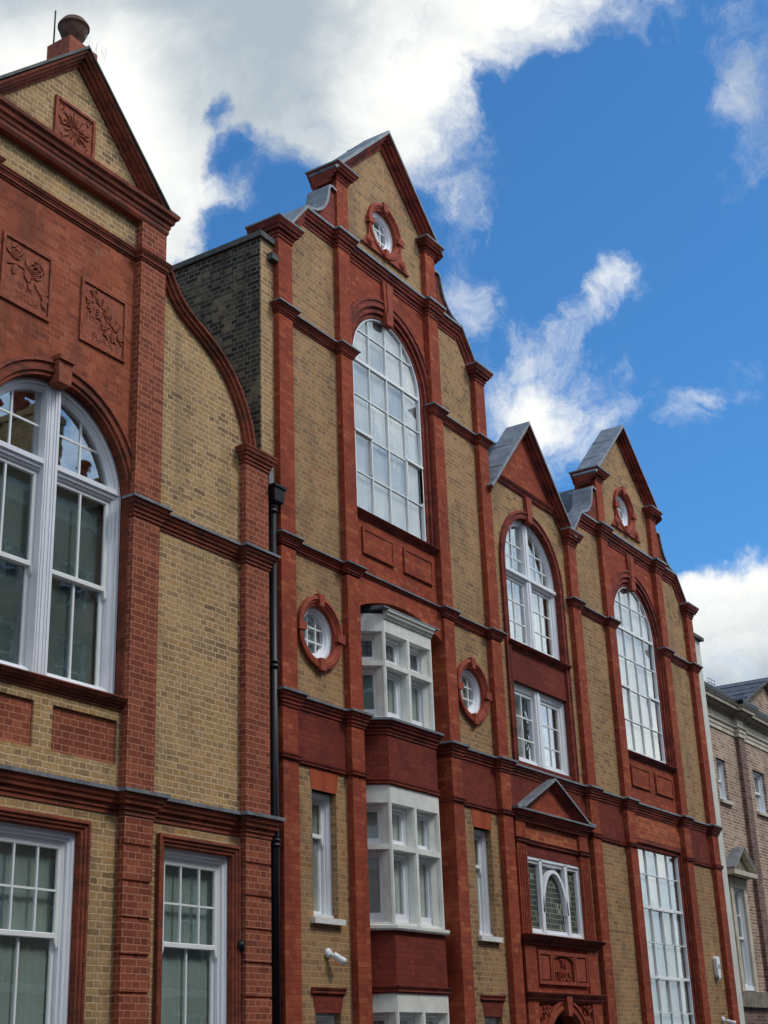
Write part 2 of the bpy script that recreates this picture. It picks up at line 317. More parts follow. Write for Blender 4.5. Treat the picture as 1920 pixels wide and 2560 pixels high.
# ------------------------------------------------------------------ mesh builder
class MB:
    def __init__(s): s.v = []; s.f = []; s.sm = []; s.xf = None
    def vert(s, p):
        p = s.xf(p) if s.xf else p
        s.v.append(Vector(p)); return len(s.v)-1
    def face(s, idx, smooth=False):
        s.f.append(tuple(idx)); s.sm.append(smooth)
    def box(s, x0, x1, y0, y1, z0, z1):
        i = [s.vert((x, y, z)) for x in (x0, x1) for y in (y0, y1) for z in (z0, z1)]
        for q in ((0,1,3,2),(4,6,7,5),(0,4,5,1),(2,3,7,6),(0,2,6,4),(1,5,7,3)): s.face([i[k] for k in q])
        return s
    def prism(s, loops, a0, a1, plane='xz'):
        """extrude polygon loops[0] with holes loops[1:]; plane xz -> a is y; xy -> a is z; yz -> a is x"""
        mk = {'xz': lambda p, a: (p[0], a, p[1]), 'xy': lambda p, a: (p[0], p[1], a), 'yz': lambda p, a: (a, p[0], p[1])}[plane]
        tris = tessellate_polygon([[Vector((p[0], p[1], 0)) for p in L] for L in loops])
        A = []; B = []
        for L in loops:
            A.append([s.vert(mk(p, a0)) for p in L]); B.append([s.vert(mk(p, a1)) for p in L])
        fa = [i for L in A for i in L]; fb = [i for L in B for i in L]
        for tr in tris:
            s.face([fa[i] for i in tr]); s.face([fb[i] for i in reversed(tr)])
        for La, Lb in zip(A, B):
            n = len(La)
            for i in range(n):
                j = (i+1) % n; s.face((La[i], La[j], Lb[j], Lb[i]))
        return s
    def sweep(s, path, prof, plane='xz', closed=False, n0=None, n1=None, smooth=False):
        """profile (a,b): a along the right-hand normal of the path, b along the plane's own axis (y for xz, z for xy)"""
        P = [Vector(p) for p in path]; n = len(P)
        def nrm(a, b):
            d = (b-a).normalized(); return Vector((d.y, -d.x))
        rings = []
        for i in range(n):
            if closed: na, nb = nrm(P[i-1], P[i]), nrm(P[i], P[(i+1) % n])
            else:
                na = nrm(P[i-1], P[i]) if i > 0 else None
                nb = nrm(P[i], P[i+1]) if i < n-1 else None
                na = na or nb; nb = nb or na
            mvec = (na+nb)/(1+na.dot(nb)) if (1+na.dot(nb)) > 0.05 else na
            if i == 0 and n0 is not None: mvec = Vector(n0)
            if i == n-1 and n1 is not None: mvec = Vector(n1)
            ring = []
            for a, b in prof:
                q = P[i] + mvec*a
                ring.append(s.vert((q.x, b, q.y) if plane == 'xz' else (q.x, q.y, b)))
            rings.append(ring)
        k = len(prof); last = n if closed else n-1
        for i in range(last):
            r0_, r1_ = rings[i], rings[(i+1) % n]
            for j in range(k): s.face((r0_[j], r0_[(j+1) % k], r1_[(j+1) % k], r1_[j]), smooth)
        if not closed: s.face(rings[0][::-1]); s.face(rings[-1])
        return s
    def lathe(s, cx, cy_, prof, seg=32, axis='z', smooth=True):
        rings = []
        for r, z in prof:
            ring = []
            for i in range(seg):
                a = 2*math.pi*i/seg
                p = (cx+r*math.cos(a), cy_+r*math.sin(a), z) if axis == 'z' else (cx+r*math.cos(a), z, cy_+r*math.sin(a))
                ring.append(s.vert(p))
            rings.append(ring)
        for a, b in zip(rings, rings[1:]):
            for i in range(seg): s.face((a[i], a[(i+1) % seg], b[(i+1) % seg], b[i]), smooth)
        s.face(rings[0][::-1]); s.face(rings[-1])
        return s
    def tube(s, pts, r, seg=8):
        pts = [Vector(p) for p in pts]; rings = []
        for i, p in enumerate(pts):
            d = (pts[min(i+1, len(pts)-1)]-pts[max(i-1, 0)]).normalized()
            up = Vector((0, 0, 1)) if abs(d.z) < 0.9 else Vector((1, 0, 0))
            a = d.cross(up).normalized(); b = d.cross(a)
            rr = r[i] if isinstance(r, (list, tuple)) else r
            rings.append([s.vert(p + a*rr*math.cos(2*math.pi*k/seg) + b*rr*math.sin(2*math.pi*k/seg)) for k in range(seg)])
        for A, B in zip(rings, rings[1:]):
            for k in range(seg): s.face((A[k], A[(k+1) % seg], B[(k+1) % seg], B[k]), True)
        s.face(rings[0][::-1]); s.face(rings[-1])
        return s
    def build(s, name, mat, parent=None, label=None, bevel=0.0):
        base = Vector((0, 0, 0)) if parent is None else BASE[parent.name]
        me = bpy.data.meshes.new(name)
        me.from_pydata([v-base for v in s.v], [], s.f)
        for p, sm in zip(me.polygons, s.sm): p.use_smooth = sm
        bm = bmesh.new(); bm.from_mesh(me)
        bmesh.ops.recalc_face_normals(bm, faces=bm.faces); bm.to_mesh(me); bm.free()
        me.materials.append(mat)
        o = bpy.data.objects.new(name, me); COL.objects.link(o)
        if parent is not None: o.parent = parent
        BASE[o.name] = base
        if label: o['label'] = label
        if bevel:
            b = o.modifiers.new('bevel', 'BEVEL'); b.width = bevel; b.segments = 2; b.limit_method = 'ANGLE'
        return o
BASE = {}
def thing(name, loc, label, cat, group=None):
    o = bpy.data.objects.new(name, None); COL.objects.link(o); o.location = loc; o.empty_display_size = 0.3
    BASE[o.name] = Vector(loc); o['label'] = label; o['category'] = cat
    if group: o['group'] = group
    return o
def tag(o, label, cat, group=None):
    o['label'] = label; o['category'] = cat
    if group: o['group'] = group
    return o
def arc(cx, cz, r, a0, a1, n):
    return [(cx+r*math.cos(R(a0+(a1-a0)*i/n)), cz+r*math.sin(R(a0+(a1-a0)*i/n))) for i in range(n+1)]
def arch_path(cx, hw, z0, zs, n=28):     # left jamb up, over, right jamb down
    return [(cx-hw, z0)] + arc(cx, zs, hw, 180, 0, n) + [(cx+hw, z0)]
def circle(cx, cz, r, n=40): return [(cx+r*math.cos(-2*math.pi*i/n), cz+r*math.sin(-2*math.pi*i/n)) for i in range(n)]
def rect(x0, x1, z0, z1): return [(x0, z0), (x1, z0), (x1, z1), (x0, z1)]

# ------------------------------------------------------------------ shared pieces
def string_prof(zb, zt, p):
    h = zt-zb
    return [(-.03, zb), (.016, zb), (.016, zb+.16*h), (.034, zb+.2*h), (.034, zb+.36*h), (p*.55, zb+.42*h), (p*.62, zb+.56*h), (p*.78, zb+.62*h), (p*.9, zb+.78*h), (p, zb+.84*h), (p, zb+.93*h), (-.03, zb+.93*h)]
def lead_prof(zb, zt, p):
    h = zt-zb
    return [(p+.012, zb+.84*h), (p+.014, zb+.99*h), (-.03, zt+.035), (-.03, zb+.935*h), (p+.002, zb+.935*h)]
def string(parent, path, zb, zt, p, mat, lead=True, name='string_course'):
    o = MB().sweep(path, string_prof(zb, zt, p), 'xy').build(name, mat, parent)
    if lead: MB().sweep(path, lead_prof(zb, zt, p), 'xy').build('lead_flashing', M['lead'], o)
    return o

def sash_window(parent, xc, hw, z0, z1, y, ucols, urows, lcols, zm, fw=.1, back='scrim', name='window', glass='glass', horns=True, bar=.022, label=None):
    """double-hung sash: moulded box frame, two sashes with glazing bars, glass and a blind behind"""
    f = MB()
    P = [(xc-hw, z0), (xc-hw, z1), (xc+hw, z1), (xc+hw, z0)]
    f.sweep(P, [(0, y-.03), (fw*.35, y-.03), (fw*.45, y-.012), (fw*.7, y-.005), (fw*.75, y+.02), (fw, y+.025), (fw, y+.12), (0, y+.12)], 'xz')
    f.box(xc-hw-.02, xc+hw+.02, y-.06, y+.12, z0-.05, z0+.05)
    win = f.build(name, M['white'], parent, label)
    s = MB(); gx = hw-fw; sw = .045
    def sash(za, zb, ys, cols, rows):
        s.sweep(rect(xc-gx, xc+gx, za, zb)[::-1], [(0, ys), (sw, ys), (sw+.008, ys+.012), (sw+.008, ys+.035), (0, ys+.035)], 'xz', closed=True)
        for i in range(1, cols):
            x = xc-gx + 2*gx*i/cols; s.box(x-bar/2, x+bar/2, ys+.004, ys+.03, za+sw, zb-sw)
        for j in range(1, rows):
            z = za+(zb-za)*j/rows; s.box(xc-gx+sw, xc+gx-sw, ys+.006, ys+.03, z-bar/2, z+bar/2)
    sash(zm-.02, z1-fw, y+.03, ucols, urows); sash(z0+.05, zm+.03, y+.07, lcols, 1)
    if horns:
        for sx in (-1, 1): s.prism([[(xc+sx*(gx-.005), zm-.02), (xc+sx*(gx-.05), zm-.02), (xc+sx*(gx-.045), zm-.06), (xc+sx*(gx-.02), zm-.12), (xc+sx*(gx-.005), zm-.09)]], y+.028, y+.066)
    s.build('glazing_bars', M['white_b'], win)
    g = MB(); g.box(xc-gx+.02, xc+gx-.02, y+.048, y+.052, zm, z1-fw-.02); g.box(xc-gx+.02, xc+gx-.02, y+.088, y+.092, z0+.08, zm)
    g.build('pane', M[glass], win)
    backing(win, [(xc-gx, z0), (xc+gx, z0), (xc+gx, z1), (xc-gx, z1)], y+.115, back)
    return win

def backing(win, poly, y, back):
    """folded curtain or flat blind behind the glass, with the dark room behind it"""
    xs = [p[0] for p in poly]; zs = [p[1] for p in poly]
    if back in ('curtain',):
        x0, x1, z0, z1 = min(xs), max(xs), min(zs), max(zs); c = MB(); n = 64; rng = random.Random(int(x0*100+z0*10)); ph = rng.random()*6; prev = None
        gap0 = x0+(x1-x0)*(0.36+0.1*rng.random()); gap1 = gap0+(x1-x0)*0.16
        for i in range(n+1):
            x = x0+(x1-x0)*i/n; yy = y+.03*math.sin(i*0.9+ph)+.015*math.sin(i*2.3+ph)
            cur = (c.vert((x, yy, z0)), c.vert((x, yy, z1)))
            if prev and not (gap0 < x < gap1): c.face((prev[0], cur[0], cur[1], prev[1]), True)
            prev = cur
        c.build('curtain', M['curtain'], win)
        MB().prism([poly], y+.3, y+.31).build('room_interior', M['room'], win)
    elif back == 'scrim':
        x0, x1, z0, z1 = min(xs), max(xs), min(zs), max(zs); c = MB(); n = 70; prev = None; rng = random.Random(int(x0*77)); ph = rng.random()*6
        for i in range(n+1):
            x = x0+(x1-x0)*i/n; yy = y+.012+.006*math.sin(i*.55+ph)*math.sin(i*.21+ph)+.004*math.sin(i*1.7)
            cur = (c.vert((x, yy, z0)), c.vert((x, yy, z1)))
            if prev: c.face((prev[0], cur[0], cur[1], prev[1]), True)
            prev = cur
        c.build('net_curtain', M['scrim'], win)
        MB().prism([poly], y+.3, y+.31).build('room_interior', M['room'], win)
    else:
        MB().prism([poly], y, y+.01).build('blind' if back != 'room' else 'room_interior', M[back], win)

def studio_window(parent, cx, hw, z0, zs, y, cols, rows, arched=True, thick=(), hoppers=(), fw=.03, back='blind'):
    """tall metal framed studio window; rows are heights of horizontal bars"""
    path = arch_path(cx, hw, z0, zs) if arched else [(cx-hw, z0), (cx-hw, zs), (cx+hw, zs), (cx+hw, z0)]
    f = MB().sweep(path, [(0, y-.02), (fw, y-.02), (fw, y+.04), (0, y+.04)], 'xz', closed=True)
    win = f.build('studio_window', M['white'], parent)
    top = lambda x: zs+math.sqrt(max(0, hw*hw-(x-cx)**2)) if arched else zs
    wid = lambda z: math.sqrt(max(.01, hw*hw-(z-zs)**2)) if (arched and z > zs) else hw
    b = MB()
    for i in range(1, cols):
        x = cx-hw+2*hw*i/cols; t_ = .013 if i*2 == cols else .009
        b.box(x-t_, x+t_, y-.012, y+.03, z0+fw, top(x)-.01)
    for z in rows:
        t_ = .026 if z in thick else .009
        b.box(cx-wid(z)+.01, cx+wid(z)-.01, y-.006-(.012 if z in thick else 0), y+.028, z-t_, z+t_)
    for z, i in hoppers:      # opening lights with a projecting head bead
        x = cx-hw+2*hw*i/cols; dx = 2*hw/cols
        b.box(x+.005, x+dx-.005, y-.035, y+.03, z-.02, z+.022)
        b.box(x+.005, x+.03, y-.022, y+.03, z-.62, z); b.box(x+dx-.03, x+dx-.005, y-.022, y+.03, z-.62, z)
    b.build('glazing_bars', M['white_b'], win)
    g = MB(); rng = random.Random(int(cx*10)+cols)
    zz = sorted([z0+.01]+list(rows)+[zs+(hw if arched else 0)])
    for i in range(cols):
        xa, xb_ = cx-hw+2*hw*i/cols, cx-hw+2*hw*(i+1)/cols
        for za, zb_ in zip(zz, zz[1:]):
            ax, az = rng.uniform(-.012, .012), rng.uniform(-.012, .012)      # old panes sit a little out of true
            tops = [(xb_+(xa-xb_)*k/6, min(zb_, top(xb_+(xa-xb_)*k/6)-.005)) for k in range(7)]
            if max(z for x, z in tops) <= za+.01: continue
            bot = [(x, min(za, z)) for x, z in tops[::-1]]
            loop = [bot[0], bot[-1]] + tops if min(z for x, z in tops) > za else bot + tops
            xm_, zm_ = (xa+xb_)/2, (za+zb_)/2
            g.face([g.vert((x, y+.014+ax*(x-xm_)+az*(z-zm_), z)) for x, z in loop])
    g.build('pane', M['glass_mirror'], win)
    MB().prism([path], y+.07, y+.075).build('blind', M[back], win)
    return win

def arch_mould(parent, cx, hw, z0, zs, prof, mat, name='arch_moulding', label=None):
    return MB().sweep(arch_path(cx, hw, z0, zs, 36), prof, 'xz').build(name, mat, parent, label)

def wedge(cx, z0, z1, w0, w1): return [(cx-w0/2, z0), (cx+w0/2, z0), (cx+w1/2, z1), (cx-w1/2, z1)]

# ================================================================== street
def struct(name, mb, mat):
    o = mb.build(name, mat); o['kind'] = 'structure'; return o
struct('ground', MB().box(-400, 600, -400, 400, -.6, -.16), M['asphalt'])
struct('road', MB().box(-80, 160, -10.2, -2.4, -.5, -.13), M['asphalt'])
struct('pavement', MB().box(-80, 160, -2.4, .9, -.5, 0.0), M['paving'])
struct('opposite_pavement', MB().box(-80, 160, -13.6, -10.2, -.5, 0.0), M['paving'])

# ================================================================== left building
def left_building():
    T = thing('brick_institute_building', (10.55, 0, 0), 'brick building at the left edge with ball finial, steep pediment and white arched window', 'building')
    cx = 10.55; PW = (1.185, 1.65)
    H1 = 1.185
    # walls
    y0, y1 = 0.0, .35
    win_hole = arch_path(cx, H1, 5.63, 8.0, 40)
    MB().prism([rect(cx-1.3, cx+1.3, 5.63, 11.42), win_hole[:1]+win_hole[1:]], y0, y1).build('red_wall', M['red_faded'], T) if False else None
    redw = [(cx-1.35, 5.63), (cx-H1, 5.63)] + arch_path(cx, H1, 5.63, 8.0, 40)[1:-1] + [(cx+H1, 5.63), (cx+1.35, 5.63), (cx+1.35, 11.42), (cx-1.35, 11.42)]
    MB().prism([redw], y0, y1).build('red_wall', M['red_faded'], T)
    lo = MB()
    pw = .62
    holes = [rect(cx-.6-.13, cx-.6-.13, 0, 0)]
    # under-window band with two sunk panels, and the ground floor with two windows
    pan = [rect(cx+.135, cx+1.13, 4.89, 5.385), rect(cx-1.13, cx-.135, 4.89, 5.385)]
    lo.prism([rect(cx-1.35, cx+1.35, 4.3, 5.63)] + pan, y0, y1)
    lo.prism([rect(cx-1.35, cx+1.35, 0, 4.3), rect(cx-.735, cx+.735, 1.7, 4.2)], y0, y1)
    w2 = 13.106
    side = [(cx+1.35, 0), (13.95, 0), (13.95, 9.3)] + [(x, z) for x, z in CURVE[::-1]] + [(cx+1.35, 11.42)]
    lo.prism([side, rect(w2-.72, w2+.72, 1.7, 4.205)], y0, y1)
    sidel = [(2*cx-x, z) for x, z in side]
    lo.prism([sidel[::-1]], y0, y1)
    lo.build('yellow_wall', M['yellow_old'], T)
    MB().prism([[(cx-1.6, 11.45), (cx+1.6, 11.45), (cx+1.6, 12.3), (cx, 13.75), (cx-1.6, 12.3)]], y0, .4).build('pediment_wall', M['yellow_old'], T)
    pb = MB()
    for p in pan: pb.prism([p], .03, .2)
    pb.build('sunk_panels', M['red_pointed'], T)
    # pilasters
    for s in (-1, 1):
        o_ = 0 if s > 0 else .07; a, b = sorted((cx+s*(PW[0]+o_), cx+s*(PW[1]+o_)))
        MB().box(a, b, -.1, .1, 4.45, 11.97).build('pilaster', M['red_pointed'], T)
        q = MB(); z = 4.4; k = 0
        q.box(a+.012, b-.012, -.085, .1, 0, 4.4)
        while z > 0.5:
            q.box(a, b, -.103, .1, z-.36, z-.012); z -= .385
        q.build('banded_pilaster', M['red_pointed'], T)
        a, b = (13.87, 14.37) if s > 0 else (2*cx-14.37, 2*cx-13.87)
        P = MB().box(a, b, -.1, .3, 4.45, 9.3).build('end_pilaster', M['red_pointed'], T)
        q = MB(); z = 4.4; q.box(a+.012, b-.012, -.085, .1, 0, 4.4)
        while z > 0.5:
            q.box(a, b, -.103, .1, z-.36, z-.012); z -= .385
        q.build('banded_end_pilaster', M['red_pointed'], T)
        path = [(a, .3), (a, -.1), (b, -.1), (b, .3)]
        MB().sweep(path, string_prof(9.28, 9.52, .1), 'xy').box(a-.02, b+.02, -.12, .3, 9.45, 9.53).build('pilaster_cap', M['mould_l'], T)
    # strings
    def wallpath(ext):
        L = []
        for a, b in ((2*cx-14.37, 2*cx-13.87), (cx-PW[1], cx-PW[0]), (cx+PW[0], cx+PW[1]), (13.87, 14.37)): L += [(a, 0), (a, -.1), (b, -.1), (b, 0)]
        return L
    full = wallpath(0); full[0] = (full[0][0], .3); full[-1] = (full[-1][0], .3)
    string(T, full, 4.34, 4.615, .12, M['mould_l'])
    string(T, full[8:], 7.865, 8.09, .1, M['mould_l'])
    string(T, [(2*cx-x, y) for x, y in full[8:]][::-1], 7.865, 8.09, .1, M['mould_l'])
    up = [(cx-1.66, .3)] + full[5:11] + [(cx+1.66, .3)]
    up = [(cx-PW[1]-.07, .3), (cx-PW[1]-.07, -.1), (cx-PW[0]-.07, -.1), (cx-PW[0]-.07, 0), (cx+PW[0], 0), (cx+PW[0], -.1), (cx+PW[1], -.1), (cx+PW[1], .3)]
    string(T, up, 11.36, 11.5, .075, M['mould_l'], lead=False)
    flat = [(cx-PW[1], .4), (cx-PW[1], -.1), (cx+PW[1], -.1), (cx+PW[1], .4)]
    prof = [(-.14, 11.93), (.0, 11.93), (.02, 11.97), (.02, 12.02), (.035, 12.04), (.04, 12.09), (.07, 12.11), (.08, 12.16), (.115, 12.19), (.12, 12.24), (-.14, 12.25)]
    MB().sweep(flat, prof, 'xy').build('pediment_cornice', M['mould_l'], T)
    # raking cornice
    rk = [(cx-1.58, 12.245), (cx, 13.83), (cx+1.58, 12.245)]
    MB().sweep(rk, [(0, .38), (0, -.18), (.035, -.175), (.045, -.145), (.075, -.13), (.08, -.095), (.11, -.08), (.115, -.045), (.15, -.03), (.155, .05), (.155, .38)], 'xz', n0=(0.35, -.9), n1=(-.35, -.9)).build('raking_cornice', M['mould_l'], T)
    rc = [(cx-1.85, 12.275), (cx-1.63, 12.30), (cx-1.55, 12.29)] + rk[1:2] + [(cx+1.55, 12.29), (cx+1.63, 12.30), (cx+1.85, 12.275)]
    rc = [(cx-1.80, 12.245), (cx-1.60, 12.26), (cx, 13.84), (cx+1.60, 12.26), (cx+1.80, 12.245)]
    MB().sweep(rc, [(-.03, .42), (-.03, -.20), (.005, -.21), (.006, -.182), (.002, -.18), (.002, .42)], 'xz').build('coping', M['stone_dark'], T)
    # finial
    f = MB().prism([[(cx-.245, 13.62), (cx, 13.865), (cx+.245, 13.62), (cx+.245, 13.935), (cx-.245, 13.935)]], -.1, .3).build('finial_block', M['terra_l'], T)
    MB().lathe(cx, .1, [(.10, 13.93), (.10, 14.07), (.125, 14.10), (.155, 14.15), (.18, 14.22), (.192, 14.275), (.204, 14.28), (.204, 14.305), (.192, 14.31), (.18, 14.345), (.15, 14.39), (.105, 14.425), (.05, 14.445), (.01, 14.447)], 40).build('ball_finial', M['ball'], f)
    sp_ = MB()
    for i in range(9):
        x = cx-.02+.05*i; sp_.tube([(x, -.13+.02*(i % 3), 13.95), (x+.02*math.sin(i*2.1), -.15+.03*(i % 2), 14.06+.02*(i % 3))], .0022, 4)
    sp_.build('bird_spikes', M['metal'], f)
    MB().tube([(cx-.16, .28, 13.95), (cx-.16, .28, 14.55)], .011, 6).build('lightning_rod', M['iron'], f)
    # plaques
    p = MB().prism([rect(cx-.345, cx+.345, 12.34, 12.99), rect(cx-.305, cx+.305, 12.38, 12.95)], -.035, .05).box(cx-.31, cx+.31, -.012, .05, 12.375, 12.955).build('pediment_plaque', M['terra_l'], T)
    rel = MB(); c = Vector((cx, 12.67))
    for i in range(16):
        a = R(22.5*i+6); L0 = .23 if i % 2 == 0 else .17; rel_pts = []
        d = Vector((math.cos(a), math.sin(a))); n = Vector((-d.y, d.x))
        for k in range(6):
            t_ = .03+L0*k/5; o = n*(.012*math.sin(k*1.5+i)); q = c+d*t_+o; rel_pts.append((q.x, -.022, q.y))
        rel.tube(rel_pts, [.006, .008, .009, .009, .008, .004], 6)
    for sx in (-1, 1):
        for sz in (-1, 1):
            pts = [(c.x+sx*(.23+.035*math.cos(t_*1.0)), -.02, c.y+sz*(.22+.05*math.sin(t_*1.0))) for t_ in [j*.7 for j in range(8)]]
            rel.tube(pts, .006, 5)
        pts = [(c.x+sx*(.08+.2*j/7), -.022, c.y+.04*math.sin(j*1.1)-.02*j/7*sx) for j in range(8)]
        rel.tube(pts, .008, 6)
    rel.build('sunburst_relief', M['terra_l'], p)
    for px0, px1, kind in ((cx-1.01, cx-.235, 'rose'), (cx+.245, cx+1.035, 'thistle')):
        z0, z1 = 9.84, 10.69
        p = MB().prism([rect(px0, px1, z0, z1), rect(px0+.04, px1-.04, z0+.04, z1-.04)], -.026, .05).build('floral_plaque', M['terra_l'] if kind == 'rose' else M['red_faded'], T)
        MB().box(px0+.035, px1-.035, -.004, .05, z0+.035, z1-.035).build('plaque_field', M['terra_l'], p)
        relief(p, kind, px0, px1, z0, z1)
    # big window: archivolt, keystone
    prof = [(-.205, .02), (-.205, -.045), (-.16, -.055), (-.15, -.03), (-.10, -.03), (-.09, -.045), (-.05, -.045), (-.04, -.02), (0, -.02), (0, .01), (.018, .02), (0, .045), (0, .06), (.02, .075), (0, .1), (0, .17), (-.03, .17)]
    arch_mould(T, cx, H1-.004, 5.63, 8.0, prof, M['mould_l'])
    MB().prism([wedge(cx-.04, 9.10, 9.38, .19, .22)], -.115, .06).box(cx-.165, cx+.085, -.145, .05, 9.38, 9.435).build('keystone', M['terra_l'], T)
    # white window
    y = .12; hw = 1.17; f = MB()
    fpath = arch_path(cx, hw, 5.66, 8.0, 36)
    f.sweep(fpath, [(0, y-.02), (.035, y-.02), (.045, y), (.075, y+.005), (.085, y+.02), (.11, y+.03), (.12, y+.05), (.12, y+.15), (0, y+.15)], 'xz', closed=True)
    f.box(cx-.105, cx+.105, y-.035, y+.15, 5.66, 9.12)
    for dx in (-.07, -.03, .03, .07): f.box(cx+dx-.012, cx+dx+.012, y-.047, y, 5.7, 9.11)
    for s in (-1, 1):
        a, b = sorted((cx+s*.105, cx+s*1.12)); f.prism([[(y-.03, 8.19), (y+.12, 8.2), (y+.12, 8.05), (y+.03, 8.05), (y+.02, 8.08), (y, 8.085), (y-.005, 8.12), (y-.03, 8.13)]], a, b, 'yz')
    win = f.build('arched_window', M['white'], T)
    b = MB(); g = MB()
    for s in (-1, 1):
        a, c_ = sorted((cx+s*.105, cx+s*1.05)); mid = (a+c_)/2; h2 = (c_-a)/2
        ztop = lambda x: 8.0+math.sqrt(max(0, 1.05**2-(x-cx)**2))
        b.box(cx+s*.545-.013, cx+s*.545+.013, y+.06, y+.085, 8.2, ztop(cx+s*.545)); b.box(a, c_ if s > 0 else c_, y+.062, y+.083, 8.605, 8.63) if s < 0 else b.box(a, cx+.86, y+.062, y+.083, 8.605, 8.63)
        def sash(za, zb, ys):
            b.sweep(rect(a+.005, c_-.005, za, zb)[::-1], [(0, ys), (.045, ys), (.055, ys+.012), (.055, ys+.035), (0, ys+.035)], 'xz', closed=True)
            b.box(mid-.013, mid+.013, ys+.004, ys+.03, za+.04, zb-.04)
        sash(6.92, 8.05, y+.05); sash(5.7, 6.97, y+.09)
        for e in (a, c_):
            d = .045 if e == a else -.045
            b.prism([[(e, 6.93), (e+d, 6.93), (e+d*.9, 6.89), (e+d*.4, 6.82), (e, 6.85)]], y+.045, y+.085)
    b.build('glazing_bars', M['white_b'], win)
    MB().prism([[(cx-1.1, 8.1)] + arc(cx, 8.0, 1.1, 174, 6, 24) + [(cx+1.1, 8.1)]], y+.07, y+.074).build('fanlight_pane', M['glass_old'], win)
    MB().box(cx-1.06, cx+1.06, y+.068, y+.072, 6.95, 8.08).box(cx-1.06, cx+1.06, y+.108, y+.112, 5.72, 6.94).build('pane', M['glass'], win)
    MB().prism([[(cx-1.1, 8.1)] + arc(cx, 8.0, 1.1, 174, 6, 24) + [(cx+1.1, 8.1)]], y+.45, y+.46).build('room_interior', M['room'], win)
    MB().box(cx-1.1, cx+1.1, y+.16, y+.17, 5.7, 8.1).build('blind', M['scrim_d'], win)
    string(T, [(cx-1.19, 0), (cx+1.19, 0)], 5.5, 5.65, .11, M['mould_l'], lead=False, name='window_sill')
    # ground floor sashes in moulded architraves
    for xc, oh in ((cx-.02, .75), (w2, .73)):
        ap = [(xc-oh, 1.7), (xc-oh, 4.215), (xc+oh, 4.215), (xc+oh, 1.7)]
        MB().sweep(ap, [(-.0, .02), (0, -.055), (.035, -.06), (.045, -.04), (.075, -.04), (.085, -.02), (.115, -.02), (.12, .0), (.13, .02), (.13, .2), (0, .2)], 'xz').build('window_surround', M['mould_l'], T)
        sash_window(T, xc, .625, 1.75, 4.09, .08, 3, 2, 2, 3.03, .13, 'scrim')
    # roof and rear mass
    MB().prism([[(cx-1.7, 12.2), (cx+1.7, 12.2), (cx, 13.75)]], .4, 9).build('roof', M['slate'], T)
    MB().box(6.73, 14.3, .6, 9, 0, 9.0).box(cx-1.64, cx+1.64, .6, 9, 8.9, 12.2).build('rear_mass', M['yellow_old'], T)
    # curved coping at the sides
    for s in (1, -1):
        path = [(x if s > 0 else 2*cx-x, z) for x, z in CURVE]
        if s < 0: path = path[::-1]
        MB().sweep(path, [(-.0, -.12), (.03, -.12), (.05, -.085), (.09, -.085), (.1, -.055), (.14, -.05), (.15, .0), (.15, .35), (0, .35)], 'xz').build('curved_coping', M['mould_l'], T)
    return T
CURVE = [(12.2, 11.5), (12.27, 11.49), (12.33, 11.44), (12.4, 11.33), (12.5, 11.2), (12.63, 11.09), (12.8, 11.0), (13.0, 10.91), (13.2, 10.81), (13.4, 10.69), (13.6, 10.53), (13.77, 10.33), (13.9, 10.12), (14.0, 9.9), (14.06, 9.7), (14.09, 9.5)]

def leaf_pts(c, d, L, w):
    d = Vector(d).normalized(); n = Vector((-d.y, d.x)); out = []
    for t_, k in ((0, 0), (.2, .7), (.45, 1), (.7, .75), (1, 0)): out.append(c+d*L*t_+n*w*k)
    for t_, k in ((.7, .75), (.45, 1), (.2, .7)): out.append(c+d*L*t_-n*w*k)
    return [(p.x, p.y) for p in out]
def text_obj(txt, size, loc, parent, mat, depth=.006, sx=1.0, name='lettering'):
    cu = bpy.data.curves.new(name, 'FONT'); cu.body = txt; cu.size = size; cu.extrude = depth; cu.align_x = 'CENTER'
    tmp = bpy.data.objects.new(name, cu); COL.objects.link(tmp)
    dg = bpy.context.evaluated_depsgraph_get(); me = bpy.data.meshes.new_from_object(tmp.evaluated_get(dg))
    bpy.data.objects.remove(tmp)
    base = BASE[parent.name]
    for v in me.vertices: v.co = Vector((loc[0]+v.co.x*sx, loc[1]-v.co.z, loc[2]+v.co.y)) - base
    me.materials.clear(); me.materials.append(mat)
    o = bpy.data.objects.new(name, me); COL.objects.link(o); o.parent = parent; BASE[o.name] = base
    return o
